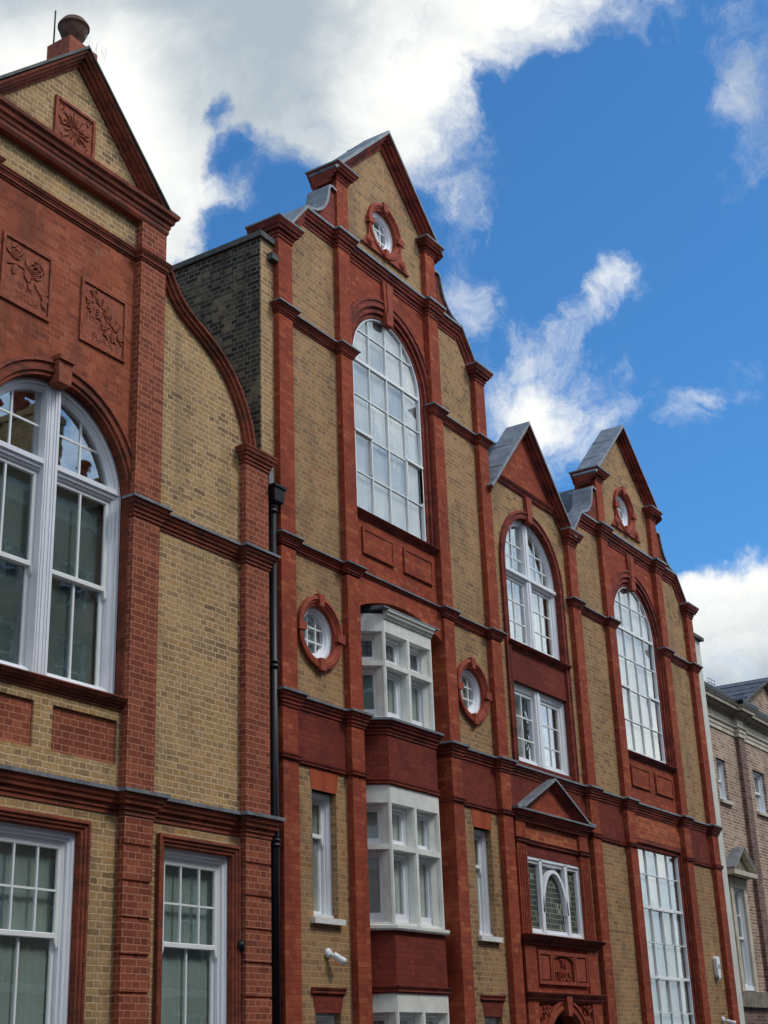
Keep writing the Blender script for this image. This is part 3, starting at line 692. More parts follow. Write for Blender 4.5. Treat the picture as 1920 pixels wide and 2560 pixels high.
def relief(p, kind, x0, x1, z0, z1):
    W, Hh = x1-x0, z1-z0; q = lambda u, v: Vector((x0+W*u, z0+Hh*v)); r = MB(); rng = random.Random(5 if kind == 'rose' else 9)
    if kind == 'rose':
        stem = [q(.12, .56), q(.3, .62), q(.48, .60), q(.62, .50), q(.72, .40), q(.82, .30), q(.95, .22)]
        for fx, fz, fr in ((.27, .80, .13), (.66, .68, .17)):
            for k in range(5):
                rr = fr*(1-.19*k)*W
                r.tube([(q(fx, fz).x+rr*math.cos(t_*.55+k), -.006-.003*k, q(fx, fz).y+rr*.95*math.sin(t_*.55+k)) for t_ in range(11)], .014, 6)
        leaves = [(.3, .6, (-.4, -1), .2), (.45, .6, (.6, -1), .24), (.62, .5, (-.3, -1), .22), (.74, .38, (1, .1), .2), (.8, .32, (1, -.2), .18), (.16, .72, (-.5, 1), .22), (.5, .66, (.1, 1), .2), (.84, .28, (.4, -1), .16)]
    else:
        stem = [q(.22, .78), q(.36, .74), q(.48, .66), q(.56, .54), q(.64, .44), q(.76, .36), q(.93, .24)]
        leaves = [(q0, q1, d, L) for q0, q1, d, L in [(.36, .74, (-.7, 1), .2), (.36, .74, (-.2, 1), .16), (.34, .72, (-1, -.2), .22), (.3, .7, (-.7, -1), .2), (.42, .68, (-.1, -1), .22), (.5, .64, (.15, 1), .2), (.56, .55, (.25, 1), .22), (.66, .44, (-1, -.3), .2), (.66, .42, (-.6, -1), .2), (.72, .40, (.1, -1), .18), (.72, .40, (.6, 1), .24), (.66, .46, (.4, 1), .18), (.8, .33, (.9, .4), .16)]]
    r.tube([(a.x, -.006, a.y) for a in stem], [.012]*6+[.006], 7)
    for lx, lz, d, L in leaves:
        c = q(lx, lz)
        if kind == 'rose': r.prism([leaf_pts(c, d, L*W, .055*W)], -.02, .0)
        else:
            for k in range(4):
                dd = Vector(d).normalized(); n = Vector((-dd.y, dd.x)); cc = c+dd*L*W*(.2+.22*k)
                for sg in (-1, 1): r.prism([leaf_pts(cc, dd*.5+n*sg, .07*W, .02*W)], -.02, 0)
            r.prism([leaf_pts(c, d, L*W, .018*W)], -.024, 0)
    r.build('flower_relief', M['terra_l'], p)
    cxm = (x0+x1)/2; mt = M['terra_l']
    if kind == 'rose':
        text_obj('TO BE', .085, (cxm-.02, -.006, z0+.25), p, mt, .003); text_obj('TRUE', .14, (cxm+.03, -.006, z0+.10), p, mt, .003, 1.1)
    else:
        text_obj('THE', .17, (x0+.20, -.006, z0+.34), p, mt, .003, .7); text_obj('OWED TO', .07, (cxm+.08, -.006, z0+.26), p, mt, .003); text_obj('FLAX', .13, (cxm, -.006, z0+.11), p, mt, .003, 1.2)

left_building()

# ================================================================== middle terrace
TB = thing('gabled_studio_terrace', (17.76, 0, 0), 'red and yellow brick studio terrace with two tall shaped gables and white bay windows', 'building')

def oculus(parent, cx, cz, ro, ri, y, feet=False, panes=True, glassback='blind'):
    r = MB().sweep(circle(cx, cz, ro, 44), [(0, .03), (0, -.06), (.05, -.07), (.06, -.05), (ro-ri-.05, -.05), (ro-ri-.03, -.03), (ro-ri, -.02), (ro-ri, .2), (.05, .2)], 'xz', closed=True)
    for a in (0, 90, 180, 270):
        d = Vector((math.cos(R(a)), math.sin(R(a)))); n = Vector((-d.y, d.x)); c = Vector((cx, cz))
        r.prism([[tuple(c+d*(ri-.01)+n*.05), tuple(c+d*(ro+.028)+n*.07), tuple(c+d*(ro+.028)-n*.07), tuple(c+d*(ri-.01)-n*.05)]], -.082, .05)
    if feet:
        zb = cz-ro-.02
        for s in (-1, 1):
            P = [(cx+s*ro*.80, cz-ro*.55), (cx+s*ro*.98, cz-ro*.15), (cx+s*ro*1.0, cz-ro*.55), (cx+s*ro*1.2, cz-ro*.85), (cx+s*ro*1.45, zb), (cx+s*ro*.2, zb), (cx+s*ro*.5, cz-ro*.86)]
            r.prism([P], -.045, .03)
            r.lathe(cx+s*ro*.98, cz-ro*.82, [(.085, -.075), (.085, .02)], 20, 'y'); r.lathe(cx+s*ro*.98, cz-ro*.82, [(.05, -.09), (.05, .02)], 16, 'y')
    o = r.build('oculus_surround', M['terracotta'], parent)
    f = MB().sweep(circle(cx, cz, ri, 40), [(0, y-.03), (.04, y-.03), (.045, y-.012), (.085, y), (.09, y+.025), (.115, y+.035), (.115, y+.1), (0, y+.1)], 'xz', closed=True).build('round_window', M['white'], parent)
    g = ri-.11; b = MB()
    for dx in ((-.13, .0, .13) if False else (-.1, .1)):
        h = math.sqrt(g*g-dx*dx); b.box(cx+dx-.012, cx+dx+.012, y+.045, y+.07, cz-h, cz+h)
    for dz in (-.1, .1): 
        h = math.sqrt(g*g-dz*dz); b.box(cx-h, cx+h, y+.047, y+.068, cz+dz-.012, cz+dz+.012)
    b.build('glazing_bars', M['white_b'], f)
    MB().prism([circle(cx, cz, g+.02, 32)], y+.056, y+.06).build('pane', M['glass_mirror'], f)
    MB().prism([circle(cx, cz, g+.04, 32)], y+.10, y+.11).build('blind', M[glassback], f)

def gable_house(cx, s, zo, tall):
    """shaped gable front. u measured from the centre; zo lowers everything above the first floor"""
    X = lambda u: cx+s*u; Z = lambda z: z+zo
    T = TB
    PI_, PO = (1.21, 1.525), (2.775, 3.11)
    zb3 = Z(8.43)
    # yellow gable wall with a slot for the red centre bay and a round opening
    out = [(X(-3.11), zb3), (X(-3.11), Z(13.25)), (X(-2.93), Z(13.35)), (X(-2.36), Z(13.98)), (X(-1.52), Z(13.98)), (X(-1.52), Z(15.12)), (X(0), Z(16.7)), (X(1.52), Z(15.12)), (X(1.52), Z(13.98)), (X(2.36), Z(13.98)), (X(2.93), Z(13.35)), (X(3.11), Z(13.25)), (X(3.11), zb3)]
    slot = rect(X(-1.35), X(1.35), zb3+.002, Z(13.93)); oc = circle(X(0), Z(14.9), .42, 40)
    MB().prism([out, slot, oc], 0, .32).build('yellow_wall', M['yellow'], T)
    # red centre bay with arched opening
    hw = 1.2; zs, zsill = Z(12.13), Z(9.47)
    redw = [(X(-1.35), zb3+.002), (X(1.35), zb3+.002), (X(1.35), Z(13.93)), (X(-1.35), Z(13.93))]
    MB().prism([redw, arch_path(cx, hw, zsill, zs, 40)], 0.0, .32).build('red_bay_wall', M['red'], T)
    for u0 in (-.97, .19):
        r_ = rect(X(u0), X(u0+1.0)-.13, Z(8.84), Z(9.26))
        MB().prism([r_, [(X(u0)+.045, Z(8.885)), (X(u0+1.0)-.175, Z(8.885)), (X(u0+1.0)-.175, Z(9.215)), (X(u0)+.045, Z(9.215))]], -.035, .02).box(X(u0)+.04, X(u0+1)-.17, -.022, .02, Z(8.88), Z(9.22)).build('apron_panel', M['red'], T)
    prof = [(-.17, .02), (-.17, -.04), (-.125, -.05), (-.115, -.03), (-.06, -.03), (-.05, -.042), (-.015, -.042), (0, -.02), (0, .0), (.045, .0), (.055, -.012), (.085, -.012), (.095, .012), (.095, .03), (.14, .03), (.15, .018), (.175, .025), (.185, .05), (.19, .05), (.19, .2), (-.02, .2)]
    arch_mould(T, cx, hw, zsill, zs, prof, M['mould'])
    wh = hw-.19
    studio_window(T, cx, wh, zsill+.09, zs+.02, .06, 4, [Z(12.7), Z(12.14), Z(11.52), Z(10.86), Z(10.2)], True, (Z(12.14),), ((Z(10.88), 0), (Z(10.88), 3)))
    MB().prism([wedge(cx, Z(13.14), Z(13.86), .20, .31)], -.055, .05).prism([wedge(cx, Z(13.14), Z(13.86), .09, .14)], -.072, -.05).prism([wedge(cx, Z(13.08), Z(13.28), .18, .21)], -.07, .05).build('keystone', M['terracotta'], T)
    string(T, [(X(-1.205), 0), (X(1.205), 0)], Z(9.385), Z(9.5), .1, M['mould'], lead=False, name='window_sill')
    # pilasters
    for sg in (-1, 1):
        for (a, b), top, nm in ((PO, 13.25, 'outer_pilaster'), (PI_, 15.15, 'inner_pilaster')):
            a, b = sorted((X(sg*a), X(sg*b)))
            MB().box(a, b, -.1, .05, zb3-.1, Z(13.9) if nm[0] == 'i' else Z(top)).build(nm, M['red'], T)
            if nm[0] == 'i': MB().box(a, b, -.1, .38, Z(14.05), Z(15.15)).build('gable_pier', M['red'], T)
    # horizontal strings
    full = []
    for a, b in ((-PO[1], -PO[0]), (-PI_[1], -PI_[0]), (PI_[0], PI_[1]), (PO[0], PO[1])): full += [(X(a), 0), (X(a), -.1), (X(b), -.1), (X(b), 0)]
    endl = .3 if tall else 0
    left = [(full[0][0], .3)] + full[1:7] + [(X(-PI_[0]), .03)]
    rightp = [(X(PI_[0]), .03)] + full[9:15] + [(full[15][0], .3)]
    string(T, left, Z(11.93), Z(12.09), .085, M['mould']); string(T, rightp, Z(11.93), Z(12.09), .085, M['mould'])
    main = [(X(-2.36), 0)] + full[4:12] + [(X(2.36), 0)]
    string(T, main, Z(13.83), Z(14.11), .115, M['mould'])
    # shoulders: slope from the kink down to the eaves caps
    for sg in (-1, 1):
        k, e = (X(sg*2.36), Z(14.11)), (X(sg*2.88), Z(13.47))
        path = [e, k] if sg < 0 else [k, e]
        d = Vector((k[0]-e[0], k[1]-e[1])).normalized()
        nm = Vector((d.y, -d.x)); 
        if sg > 0: nm = -nm
        bis = (nm+Vector((0, -1)))/(1+nm.dot(Vector((0, -1))))
        kw = dict(n1=bis) if sg < 0 else dict(n0=bis)
        MB().sweep(path, [(0, .3), (0, -.115), (.04, -.11), (.05, -.085), (.1, -.07), (.11, -.045), (.17, -.03), (.19, .02), (.19, .3)], 'xz', **kw).build('raking_string', M['mould'], T)
        MB().sweep(path, [(-.03, .32), (-.03, -.125), (.012, -.13), (.012, -.117), (.0, -.117), (0, .32)], 'xz', **kw).build('lead_coping', M['lead'], T)
        # eaves cap
        a, b = sorted((X(sg*PO[0]), X(sg*PO[1])))
        pth = [(a, .4), (a, -.1), (b, -.1), (b, .4)]
        MB().sweep(pth, string_prof(Z(13.2), Z(13.47), .135), 'xy').box(a-.02, b+.02, -.12, .4, Z(13.3), Z(13.44)).build('eaves_cap', M['mould'], T)
        MB().box(a-.145, b+.145, -.245, .42, Z(13.452), Z(13.478)).build('lead_cap', M['lead'], T)
        # gable pier cap
        a, b = sorted((X(sg*PI_[0]), X(sg*PI_[1])))
        pth = [(a, .4), (a, -.1), (b, -.1), (b, .4)]
        MB().sweep(pth, string_prof(Z(15.1), Z(15.33), .14), 'xy').box(a-.02, b+.02, -.12, .4, Z(15.2), Z(15.3)).build('pier_cap', M['mould'], T)
        MB().box(a-.15, b+.15, -.25, .42, Z(15.312), Z(15.338)).build('lead_cap', M['lead'], T)
        # volute between shoulder and pier
        C = [(2.34, 14.13), (2.22, 14.16), (2.08, 14.21), (1.96, 14.29), (1.86, 14.40), (1.79, 14.53), (1.75, 14.68), (1.73, 14.80), (1.70, 14.86), (1.64, 14.88), (1.525, 14.86)]
        pts = [(X(sg*u), Z(z)) for u, z in C]
        MB().prism([pts + [(X(sg*1.525), Z(14.05)), (X(sg*2.3), Z(14.05))]], -.06, .3).build('volute', M['mould'], T)
        if sg > 0: pts = pts[::-1]
        MB().sweep(pts, [(-.025, .33), (-.025, -.10), (.02, -.105), (.02, -.065), (0, -.062), (0, .33)], 'xz').build('lead_coping', M['lead'], T)
    # top gable
    rk = [(X(-1.69), Z(15.19)), (X(0), Z(16.86)), (X(1.69), Z(15.19))]
    MB().sweep(rk, [(0, .3), (0, -.2), (.04, -.195), (.05, -.165), (.085, -.15), (.09, -.11), (.13, -.09), (.135, -.05), (.2, -.03), (.21, .02), (.21, .3)], 'xz', n0=(.3, -.9), n1=(-.3, -.9)).build('raking_cornice', M['mould'], T)
    ld = MB().sweep(rk, [(-.03, .32), (-.03, -.212), (.02, -.217), (.02, -.203), (0, -.203), (0, .32)], 'xz')
    for sg in (-1, 1):
        for t_ in (.33, .68):
            x, z = X(sg*1.69*(1-t_)), Z(15.19)+1.67*t_+.03
            ld.tube([(x, -.21, z), (x, .32, z)], .022, 6)
    ld.build('lead_coping', M['lead'], T)
    oculus(T, X(0), Z(14.9), .51, .38, .08, feet=True)
    # roof behind
    zr = Z(13.45) if tall else Z(15.7)
    if tall: MB().box(X(-3.0), X(3.0), .33, 9, Z(8), Z(12.9)).build('flat_roof', M['slate'], T)
    else:
        MB().prism([[(X(-3.4), Z(12.6)), (X(0), zr), (X(3.3), Z(12.6))]], .34, 9).build('pitched_roof', M['slate'], T)
    return X, PI_, PO, full

def oriel(X, y0=-.15):
    """three-storey canted oriel set in a recess between the inner pilasters"""
    T = TB
    pl = [(X(-1.21), .43), (X(-.67), y0), (X(.67), y0), (X(1.21), .43)]
    off = lambda d: [(X(-1.21), .43-d*1.3), (X(-.67)-d*.41, y0-d), (X(.67)+d*.41, y0-d), (X(1.21), .43-d*1.3)]
    def stage(z0, z1, zt, head, lattice_top):
        MB().prism([[*pl, (X(1.21), .6), (X(-1.21), .6)]], z1-head, z1, 'xy').build('bay_head', M['cream'], T)
        fr = MB(); bars = MB(); gl = MB(); lat = MB(); room = MB()
        D_ = .17; zh = z1-head
        for (p0, p1, n) in ((pl[0], pl[1], 1), (pl[1], pl[2], 2), (pl[2], pl[3], 1)):
            a = Vector((p0[0], p0[1])); b = Vector((p1[0], p1[1])); L = (b-a).length; d = (b-a)/L; nn = Vector((-d.y, d.x))
            def xf(p, a=a, d=d, nn=nn): q = a+d*p[0]+nn*p[1]; return (q.x, q.y, p[2])
            for mb in (fr, bars, gl, lat, room): mb.xf = xf
            e0 = .055; pw = .055
            xs = [0]+([L/2] if n == 2 else [])+[L]
            # posts with hollow-chamfered sides
            for i, x in enumerate(xs):
                h = .03
                lo_, hi_ = (x-h if i > 0 else 0), (x+h if i < len(xs)-1 else L)
                fr.prism([[(lo_, 0), (hi_, 0), (hi_+(.02 if i < len(xs)-1 else 0), .03), (hi_+(.035 if i < len(xs)-1 else 0), D_), (lo_-(.035 if i else 0), D_), (lo_-(.02 if i else 0), .03)]], z0, zh, 'xy')
            fr.prism([[(0.002, zt-.035), (0.002, zt+.01), (.03, zt+.035), (D_-.002, zt+.035), (D_-.002, zt-.06), (.03, zt-.05)]], 0.02, L-.02, 'yz') if False else fr.box(.02, L-.02, .002, D_-.002, zt-.04, zt+.035)
            fr.box(.02, L-.02, .02, D_-.01, z0, z0+.03)
            for x0_, x1_ in zip(xs, xs[1:]):
                x0_, x1_ = x0_+.06, x1_-.06
                for za, zb, lt in ((z0+.03, zt-.04, False), (zt+.035, zh, True)):
                    bars.sweep(rect(x0_, x1_, za, zb)[::-1], [(0, .13), (.04, .13), (.05, .15), (.095, .155), (.1, .175), (.1, .2), (0, .2)], 'xz', closed=True)
                    if not lt: bars.box(x0_+.05, x1_-.05, .14, .17, za+.02, za+.13)
                    q = lat if (lt and lattice_top) else gl
                    q.box(x0_+.08, x1_-.08, .178, .184, za+.08, zb-.08)
            room.box(.06, L-.06, .215, .222, z0, zh)
        w_ = fr.build('bay_window', M['cream'], T)
        for mb in (bars, gl, lat, room): mb.xf = None
        bars.build('sash_frames', M['white'], w_); gl.build('pane', M['glass'], w_)
        for k in range(0, len(lat.f), 6):
            lp = MB(); lp.v = lat.v[k//6*8:k//6*8+8]; lp.f = [tuple(i-k//6*8 for i in q) for q in lat.f[k:k+6]]; lp.sm = [False]*6; lp.build('leaded_pane', M['lattice'], w_)
        room.build('curtain', M['curtain'] if not lattice_top else M['scrim'], w_)
    stage(6.36, 7.93, 7.18, .27, True)
    # canopy over the top light
    MB().sweep(pl[1:3], [(-.02, 7.86), (.02, 7.86), (.03, 7.89), (.06, 7.91), (.065, 7.94), (.09, 7.96), (.095, 7.99), (-.02, 8.0)], 'xy').build('bay_cornice', M['cream'], T)
    MB().prism([[(y0-.1, 7.99), (y0-.1, 8.01), (.42, 8.12), (.42, 7.96)]], X(-.8), X(.8), 'yz').build('bay_lead_roof', M['lead'], T)
    string(T, pl, 6.12, 6.345, .11, M['mould'], name='bay_sill_moulding')
    MB().prism([[*pl, (X(1.21), .6), (X(-1.21), .6)]], 5.44, 6.2, 'xy').build('bay_apron', M['red_dark'], T)
    string(T, pl, 5.40, 5.485, .04, M['mould'], lead=False, name='bay_astragal')
    stage(3.5, 5.405, 4.545, .255, False)
    MB().sweep(pl, [(-.05, 3.415), (.05, 3.415), (.065, 3.44), (.065, 3.48), (-.05, 3.505)], 'xy').build('bay_sill', M['cream'], T)
    MB().prism([[*pl, (X(1.21), .6), (X(-1.21), .6)]], 2.65, 3.42, 'xy').build('bay_apron', M['red_dark'], T)
    string(T, pl, 2.60, 2.70, .06, M['mould'], lead=False, name='bay_astragal')
    stage(.95, 2.615, 1.75, .255, False)
    MB().prism([[*pl, (X(1.21), .6), (X(-1.21), .6)]], 0, .95, 'xy').build('bay_apron', M['red_dark'], T)

# ---- tall house with oriel
XA, PI_, PO, fullA = gable_house(17.76, 1.0, 0.0, True)
full3 = list(fullA); full3[0] = (full3[0][0], .3); full3[-1] = (full3[-1][0], .05)
string(TB, full3, 8.355, 8.505, .085, M['mould'])
# first and ground floor walls of the tall house
for sg in (-1, 1):
    lw = MB()
    a, b = (XA(-3.11), XA(-1.36)) if sg < 0 else (XA(1.36), XA(3.11))
    ox = 15.62 if sg < 0 else 19.90
    sx = (15.40, 15.965) if sg < 0 else (19.715, 20.27)
    lw.prism([rect(a, b, 5.95, 8.43), circle(ox, 7.32, .42, 40)], 0, .35)
    lw.prism([rect(a, b, 0, 5.44), rect(sx[0], sx[1], 3.5, 5.13), rect(sx[0], sx[1], .7, 2.335)], 0, .35)
    lw.build('lower_yellow_wall', M['yellow'], TB)
    MB().box(XA(-2.775) if sg < 0 else XA(1.525), XA(-1.525) if sg < 0 else XA(2.775), -.012, .3, 5.44, 6.2).build('frieze', M['red_dark'], TB)
    oculus(TB, ox, 7.32, .52, .385, .07)
    xm = (sx[0]+sx[1])/2
    for zt, z0 in ((5.13, 3.5), (2.335, .7)):
        MB().prism([[(sx[0]-.0, zt), (sx[1]+.0, zt), (sx[1]+.055, zt+.29 if zt > 4 else zt+.215), (sx[0]-.055, zt+.29 if zt > 4 else zt+.215)]], -.006, .3).build('flat_arch', M['rubbed_arch'] if zt > 4 else M['red_dark'], TB)
        if zt < 4: string(TB, [(sx[0]-.085, 0), (sx[1]+.085, 0)], zt+.215, zt+.31, .05, M['mould'], lead=False, name='window_hood')
        sash_window(TB, xm, (sx[1]-sx[0])/2, z0, zt, .13, 1, 1, 1, z0+1.06, .09, 'curtain' if zt > 4 else 'scrim', bar=.02)
        MB().box(sx[0]-.06, sx[1]+.06, -.07, .12, z0-.085, z0-.01).build('window_sill', M['cream'], TB)
# pilasters below the third string
for sg in (-1, 1):
    a, b = sorted((XA(sg*PO[0]), XA(sg*PO[1]))); MB().box(a, b, -.1, .05, 0, 8.36).build('outer_pilaster', M['red'], TB)
    a, b = sorted((XA(sg*PI_[0]), XA(sg*PI_[1]))); MB().box(a, b, -.1, .6, 0, 8.36).build('inner_pilaster', M['red'], TB)
# segmental arch over the oriel
rr = (1.21**2+.27**2)/(2*.27); cz = 8.2-rr; aa = math.degrees(math.asin(1.21/rr))
seg = arc(17.76, cz, rr, 90+aa, 90-aa, 20)
MB().prism([[*seg, (XA(1.21), 8.42), (XA(-1.21), 8.42)]], -.05, .6).build('segmental_arch', M['red'], TB)
oriel(XA)
# string at first floor and astragal, both broken by the oriel
L4 = [(full3[0][0], .3)] + full3[1:7] + [(XA(-1.21), .3)]
string(TB, L4, 6.11, 6.325, .095, M['mould'])
string(TB, L4, 5.415, 5.495, .04, M['mould'], lead=False, name='astragal')
# the flank of the tall house
MB().box(14.35, 14.66, .0, 9, 0, 13.06).build('return_wall', M['yellow_old'], TB)
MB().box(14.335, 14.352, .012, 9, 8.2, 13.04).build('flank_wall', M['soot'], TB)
MB().box(14.29, 14.66, -.05, 9, 13.06, 13.15).build('flank_coping', M['stone_dark'], TB)
MB().box(14.5, 14.66, -.1, .02, 12.76, 12.86).build('corbel', M['stone_dark'], TB)
MB().prism([[(14.36, 13.15), (15.4, 13.15), (15.4, 13.42)]], .42, 8.9).build('lead_gutter', M['lead'], TB)

# ---- right house
sB = 1.035; cB = 27.13
XB, _, _, fullB = gable_house(cB, sB, -2.18, False)
# ---- middle bay
cm = 22.42; xl, xr = 20.87, XB(-3.11)
mw = [(xl-.05, 0), (xr+.1, 0), (xr+.1, 11.3), (xr-.15, 11.55), (xl+.2, 11.55), (xl-.05, 11.3)]
H_ = 1.08
MB().prism([mw, [(cm-H_, 3.6), (cm+H_, 3.6), (cm+H_, 4.9), (cm+H_, 9.97)] + arc(cm, 9.97, H_, 0, 180, 36)[1:] + [(cm-H_, 4.9)], rect(21.6, 23.08, .02, 2.53)], 0, .3).build('yellow_wall', M['yellow'], TB)
MB().prism([[(cm-H_, 4.95), (cm+H_, 4.95), (cm+H_, 6.43), (cm-H_, 6.43)]], .0, .3).build('red_apron', M['red_dark'], TB)
MB().prism([[(cm-H_, 7.83), (cm+H_, 7.83), (cm+H_, 8.45), (cm-H_, 8.45)]], .0, .3).build('red_apron', M['red_dark'], TB)
arch_mould(TB, cm, H_, 6.32, 9.97, [(-.15, .02), (-.15, -.05), (-.105, -.06), (-.095, -.04), (-.05, -.04), (-.04, -.05), (0, -.045), (0, -.01), (.012, .0), (0, .03), (.012, .05), (0, .07), (0, .15), (-.05, .15)], M['mould'])
MB().prism([wedge(cm, 11.0, 11.5, .16, .22)], -.075, .05).build('keystone', M['terracotta'], TB)
string(TB, [(cm-1.2, 0), (cm+1.2, 0)], 8.395, 8.51, .11, M['mould'], lead=False, name='window_sill')
# arched casement window of the middle bay
y = .09; f = MB()
ap = arch_path(cm, H_, 8.5, 9.97, 36)
f.sweep(ap, [(0, y-.02), (.05, y-.02), (.06, y), (.11, y+.01), (.12, y+.04), (.12, y+.12), (0, y+.12)], 'xz', closed=True)
f.box(cm-.09, cm+.09, y-.03, y+.12, 8.5, 11.0); f.box(cm-.035, cm+.035, y-.045, y, 8.5, 10.98)
f.prism([[(y-.06, 9.94), (y+.1, 9.96), (y+.1, 9.82), (y+.0, 9.82), (y-.02, 9.86), (y-.06, 9.88)]], cm-H_+.02, cm+H_-.02, 'yz')
win = f.build('arched_window', M['white'], TB)
b = MB()
for sg in (-1, 1):
    a, c_ = sorted((cm+sg*.09, cm+sg*(H_-.12)))
    b.sweep(rect(a, c_, 8.62, 9.82)[::-1], [(0, y+.03), (.05, y+.03), (.055, y+.05), (.055, y+.07), (0, y+.07)], 'xz', closed=True)
    for i in (1, 2):
        x = a+(c_-a)*i/2.0 if False else a+(c_-a)*i/3
    x = (a+c_)/2; b.box(x-.011, x+.011, y+.034, y+.06, 8.66, 9.78)
    for z in (9.0, 9.39): b.box(a+.04, c_-.04, y+.036, y+.058, z-.011, z+.011)
    top = lambda x: 9.97+math.sqrt(max(0, .96**2-(x-cm)**2))
    x = cm+sg*.46; b.box(x-.011, x+.011, y+.034, y+.06, 9.95, top(x))
    x = cm+sg*.72; b.box(x-.011, x+.011, y+.034, y+.06, 9.95, top(x)) 
    for z in (10.24, 10.5): 
        e = cm+sg*math.sqrt(.96**2-(z-9.97)**2); p, q = sorted((cm+sg*.09, e)); b.box(p, q, y+.036, y+.058, z-.011, z+.011)
b.build('glazing_bars', M['white_b'], win)
MB().prism([ap], y+.05, y+.054).build('pane', M['glass_mirror'], win)
backing(win, [(cm-1, 8.5), (cm+1, 8.5), (cm+1, 11), (cm-1, 11)], y+.2, 'curtain')
# lower casements
f = MB(); q = rect(cm-H_, cm+H_, 6.4, 7.83)
f.sweep(q[::-1], [(0, y-.02), (.05, y-.02), (.06, y), (.12, y+.01), (.13, y+.04), (.13, y+.12), (0, y+.12)], 'xz', closed=True)
f.box(cm-.1, cm+.1, y-.03, y+.12, 6.42, 7.8); f.box(cm-.035, cm+.035, y-.045, y, 6.42, 7.8)
win = f.build('casement_window', M['white'], TB); b = MB()
for sg in (-1, 1):
    a, c_ = sorted((cm+sg*.1, cm+sg*(H_-.13)))
    b.sweep(rect(a, c_, 6.5, 7.7)[::-1], [(0, y+.03), (.05, y+.03), (.055, y+.05), (.055, y+.07), (0, y+.07)], 'xz', closed=True)
    x = (a+c_)/2; b.box(x-.011, x+.011, y+.034, y+.06, 6.54, 7.66)
    for z in (6.88, 7.27): b.box(a+.04, c_-.04, y+.036, y+.058, z-.011, z+.011)
b.build('glazing_bars', M['white_b'], win)
MB().prism([q], y+.05, y+.054).build('pane', M['glass_mirror'], win)
backing(win, q, y+.2, 'curtain')
# small gable
MB().prism([[(cm-1.2, 11.56), (cm+1.2, 11.56), (cm, 12.85)]], -.02, .28).build('tympanum', M['red'], TB)
string(TB, [(cm-1.2, 0), (cm+1.2, 0)], 11.49, 11.64, .08, M['mould'], lead=False)
rk = [(cm-1.68, 11.17), (cm, 13.0), (cm+1.68, 11.17)]
MB().sweep(rk, [(0, .26), (0, -.2), (.04, -.195), (.05, -.16), (.1, -.15), (.11, -.1), (.15, -.09), (.155, -.05), (.2, -.03), (.21, .02), (.21, .26)], 'xz', n0=(.45, -.9), n1=(-.45, -.9)).build('raking_cornice', M['mould'], TB)
ld = MB().sweep(rk, [(-.03, .29), (-.03, -.212), (.02, -.217), (.02, -.203), (0, -.203), (0, .29)], 'xz')
for t_ in (.3, .65):
    x, z = cm-1.68*(1-t_), 11.17+1.83*t_+.03; ld.tube([(x, -.21, z), (x, .28, z)], .022, 6)
ld.build('lead_coping', M['lead'], TB)
MB().prism([[(cm-1.5, 11.1), (cm+1.5, 11.1), (cm, 12.8)]], .3, 8).build('pitched_roof', M['slate'], TB)
# string and frieze across middle bay and right house
P4 = [(XA(1.21), .3), (XA(1.21), -.1), (XA(1.525), -.1), (XA(1.525), 0), (XA(2.775), 0), (XA(2.775), -.1), (XA(3.11), -.1), (XA(3.11), 0)] + [(x, y_) for x, y_ in fullB]
P4[-1] = (P4[-1][0], .3)
string(TB, P4, 6.11, 6.325, .095, M['mould'])
MB().box(20.9, cm-1.5, -.012, .3, 5.44, 6.2).box(cm-1.5, cm+1.4, -.012, .3, 5.3, 6.2).box(cm+1.4, xr+.05, -.012, .3, 5.44, 6.2).build('frieze', M['red_dark'], TB)
ast = [(XA(1.21), .3), (XA(1.21), -.1), (XA(1.525), -.1), (XA(1.525), 0), (XA(2.775), 0), (XA(2.775), -.1), (XA(3.11), -.1), (XA(3.11), 0)]
string(TB, ast, 5.415, 5.495, .04, M['mould'], lead=False, name='astragal')
# entrance bay: pediment, three-light window, name panel, carved door arch
dx0, dx1 = 20.99, 23.69; dc = (dx0+dx1)/2
for a, b_ in ((dx0, dx0+.33), (dx1-.33, dx1)):
    fp = MB().box(a, b_, -.08, .2, 3.5, 5.42)
    for k in range(5): fp.box(a+.045+.055*k, a+.07+.055*k, -.094, -.07, 3.62, 4.98)
    fp.build('fluted_pilaster', M['red'], TB)
MB().box(dx0+.33, dx1-.33, -.03, .2, 4.85, 5.09).build('window_lintel', M['red_dark'], TB)
MB().box(dx0+.33, dx1-.33, -.03, .2, 5.09, 5.42).build('attic_panel', M['red_orange'], TB)
pth = [(dx0, .0), (dx0, -.08), (dx0+.33, -.08), (dx0+.33, -.03), (dx1-.33, -.03), (dx1-.33, -.08), (dx1, -.08), (dx1, 0)]
string(TB, pth, 5.03, 5.115, .05, M['mould'], lead=False, name='surround_string')
string(TB, [(dx0, .0), (dx0, -.08), (dx1, -.08), (dx1, 0)], 5.39, 5.575, .12, M['mould'], name='pediment_cornice')
MB().prism([[(dc-1.3, 5.57), (dc+1.3, 5.57), (dc, 6.06)]], -.08, .0).build('pediment', M['red'], TB)
rk = [(dc-1.49, 5.575), (dc-1.22, 5.60), (dc, 6.2), (dc+1.22, 5.60), (dc+1.49, 5.575)]
MB().sweep(rk[1:4], [(0, .0), (0, -.2), (.04, -.19), (.05, -.16), (.09, -.14), (.1, -.11), (.13, -.1), (.13, 0)], 'xz').build('pediment_rake', M['mould'], TB)
MB().sweep(rk, [(-.022, .0), (-.022, -.215), (.012, -.218), (.012, -.203), (0, -.203), (0, .0)], 'xz').build('lead_capping', M['lead'], TB)
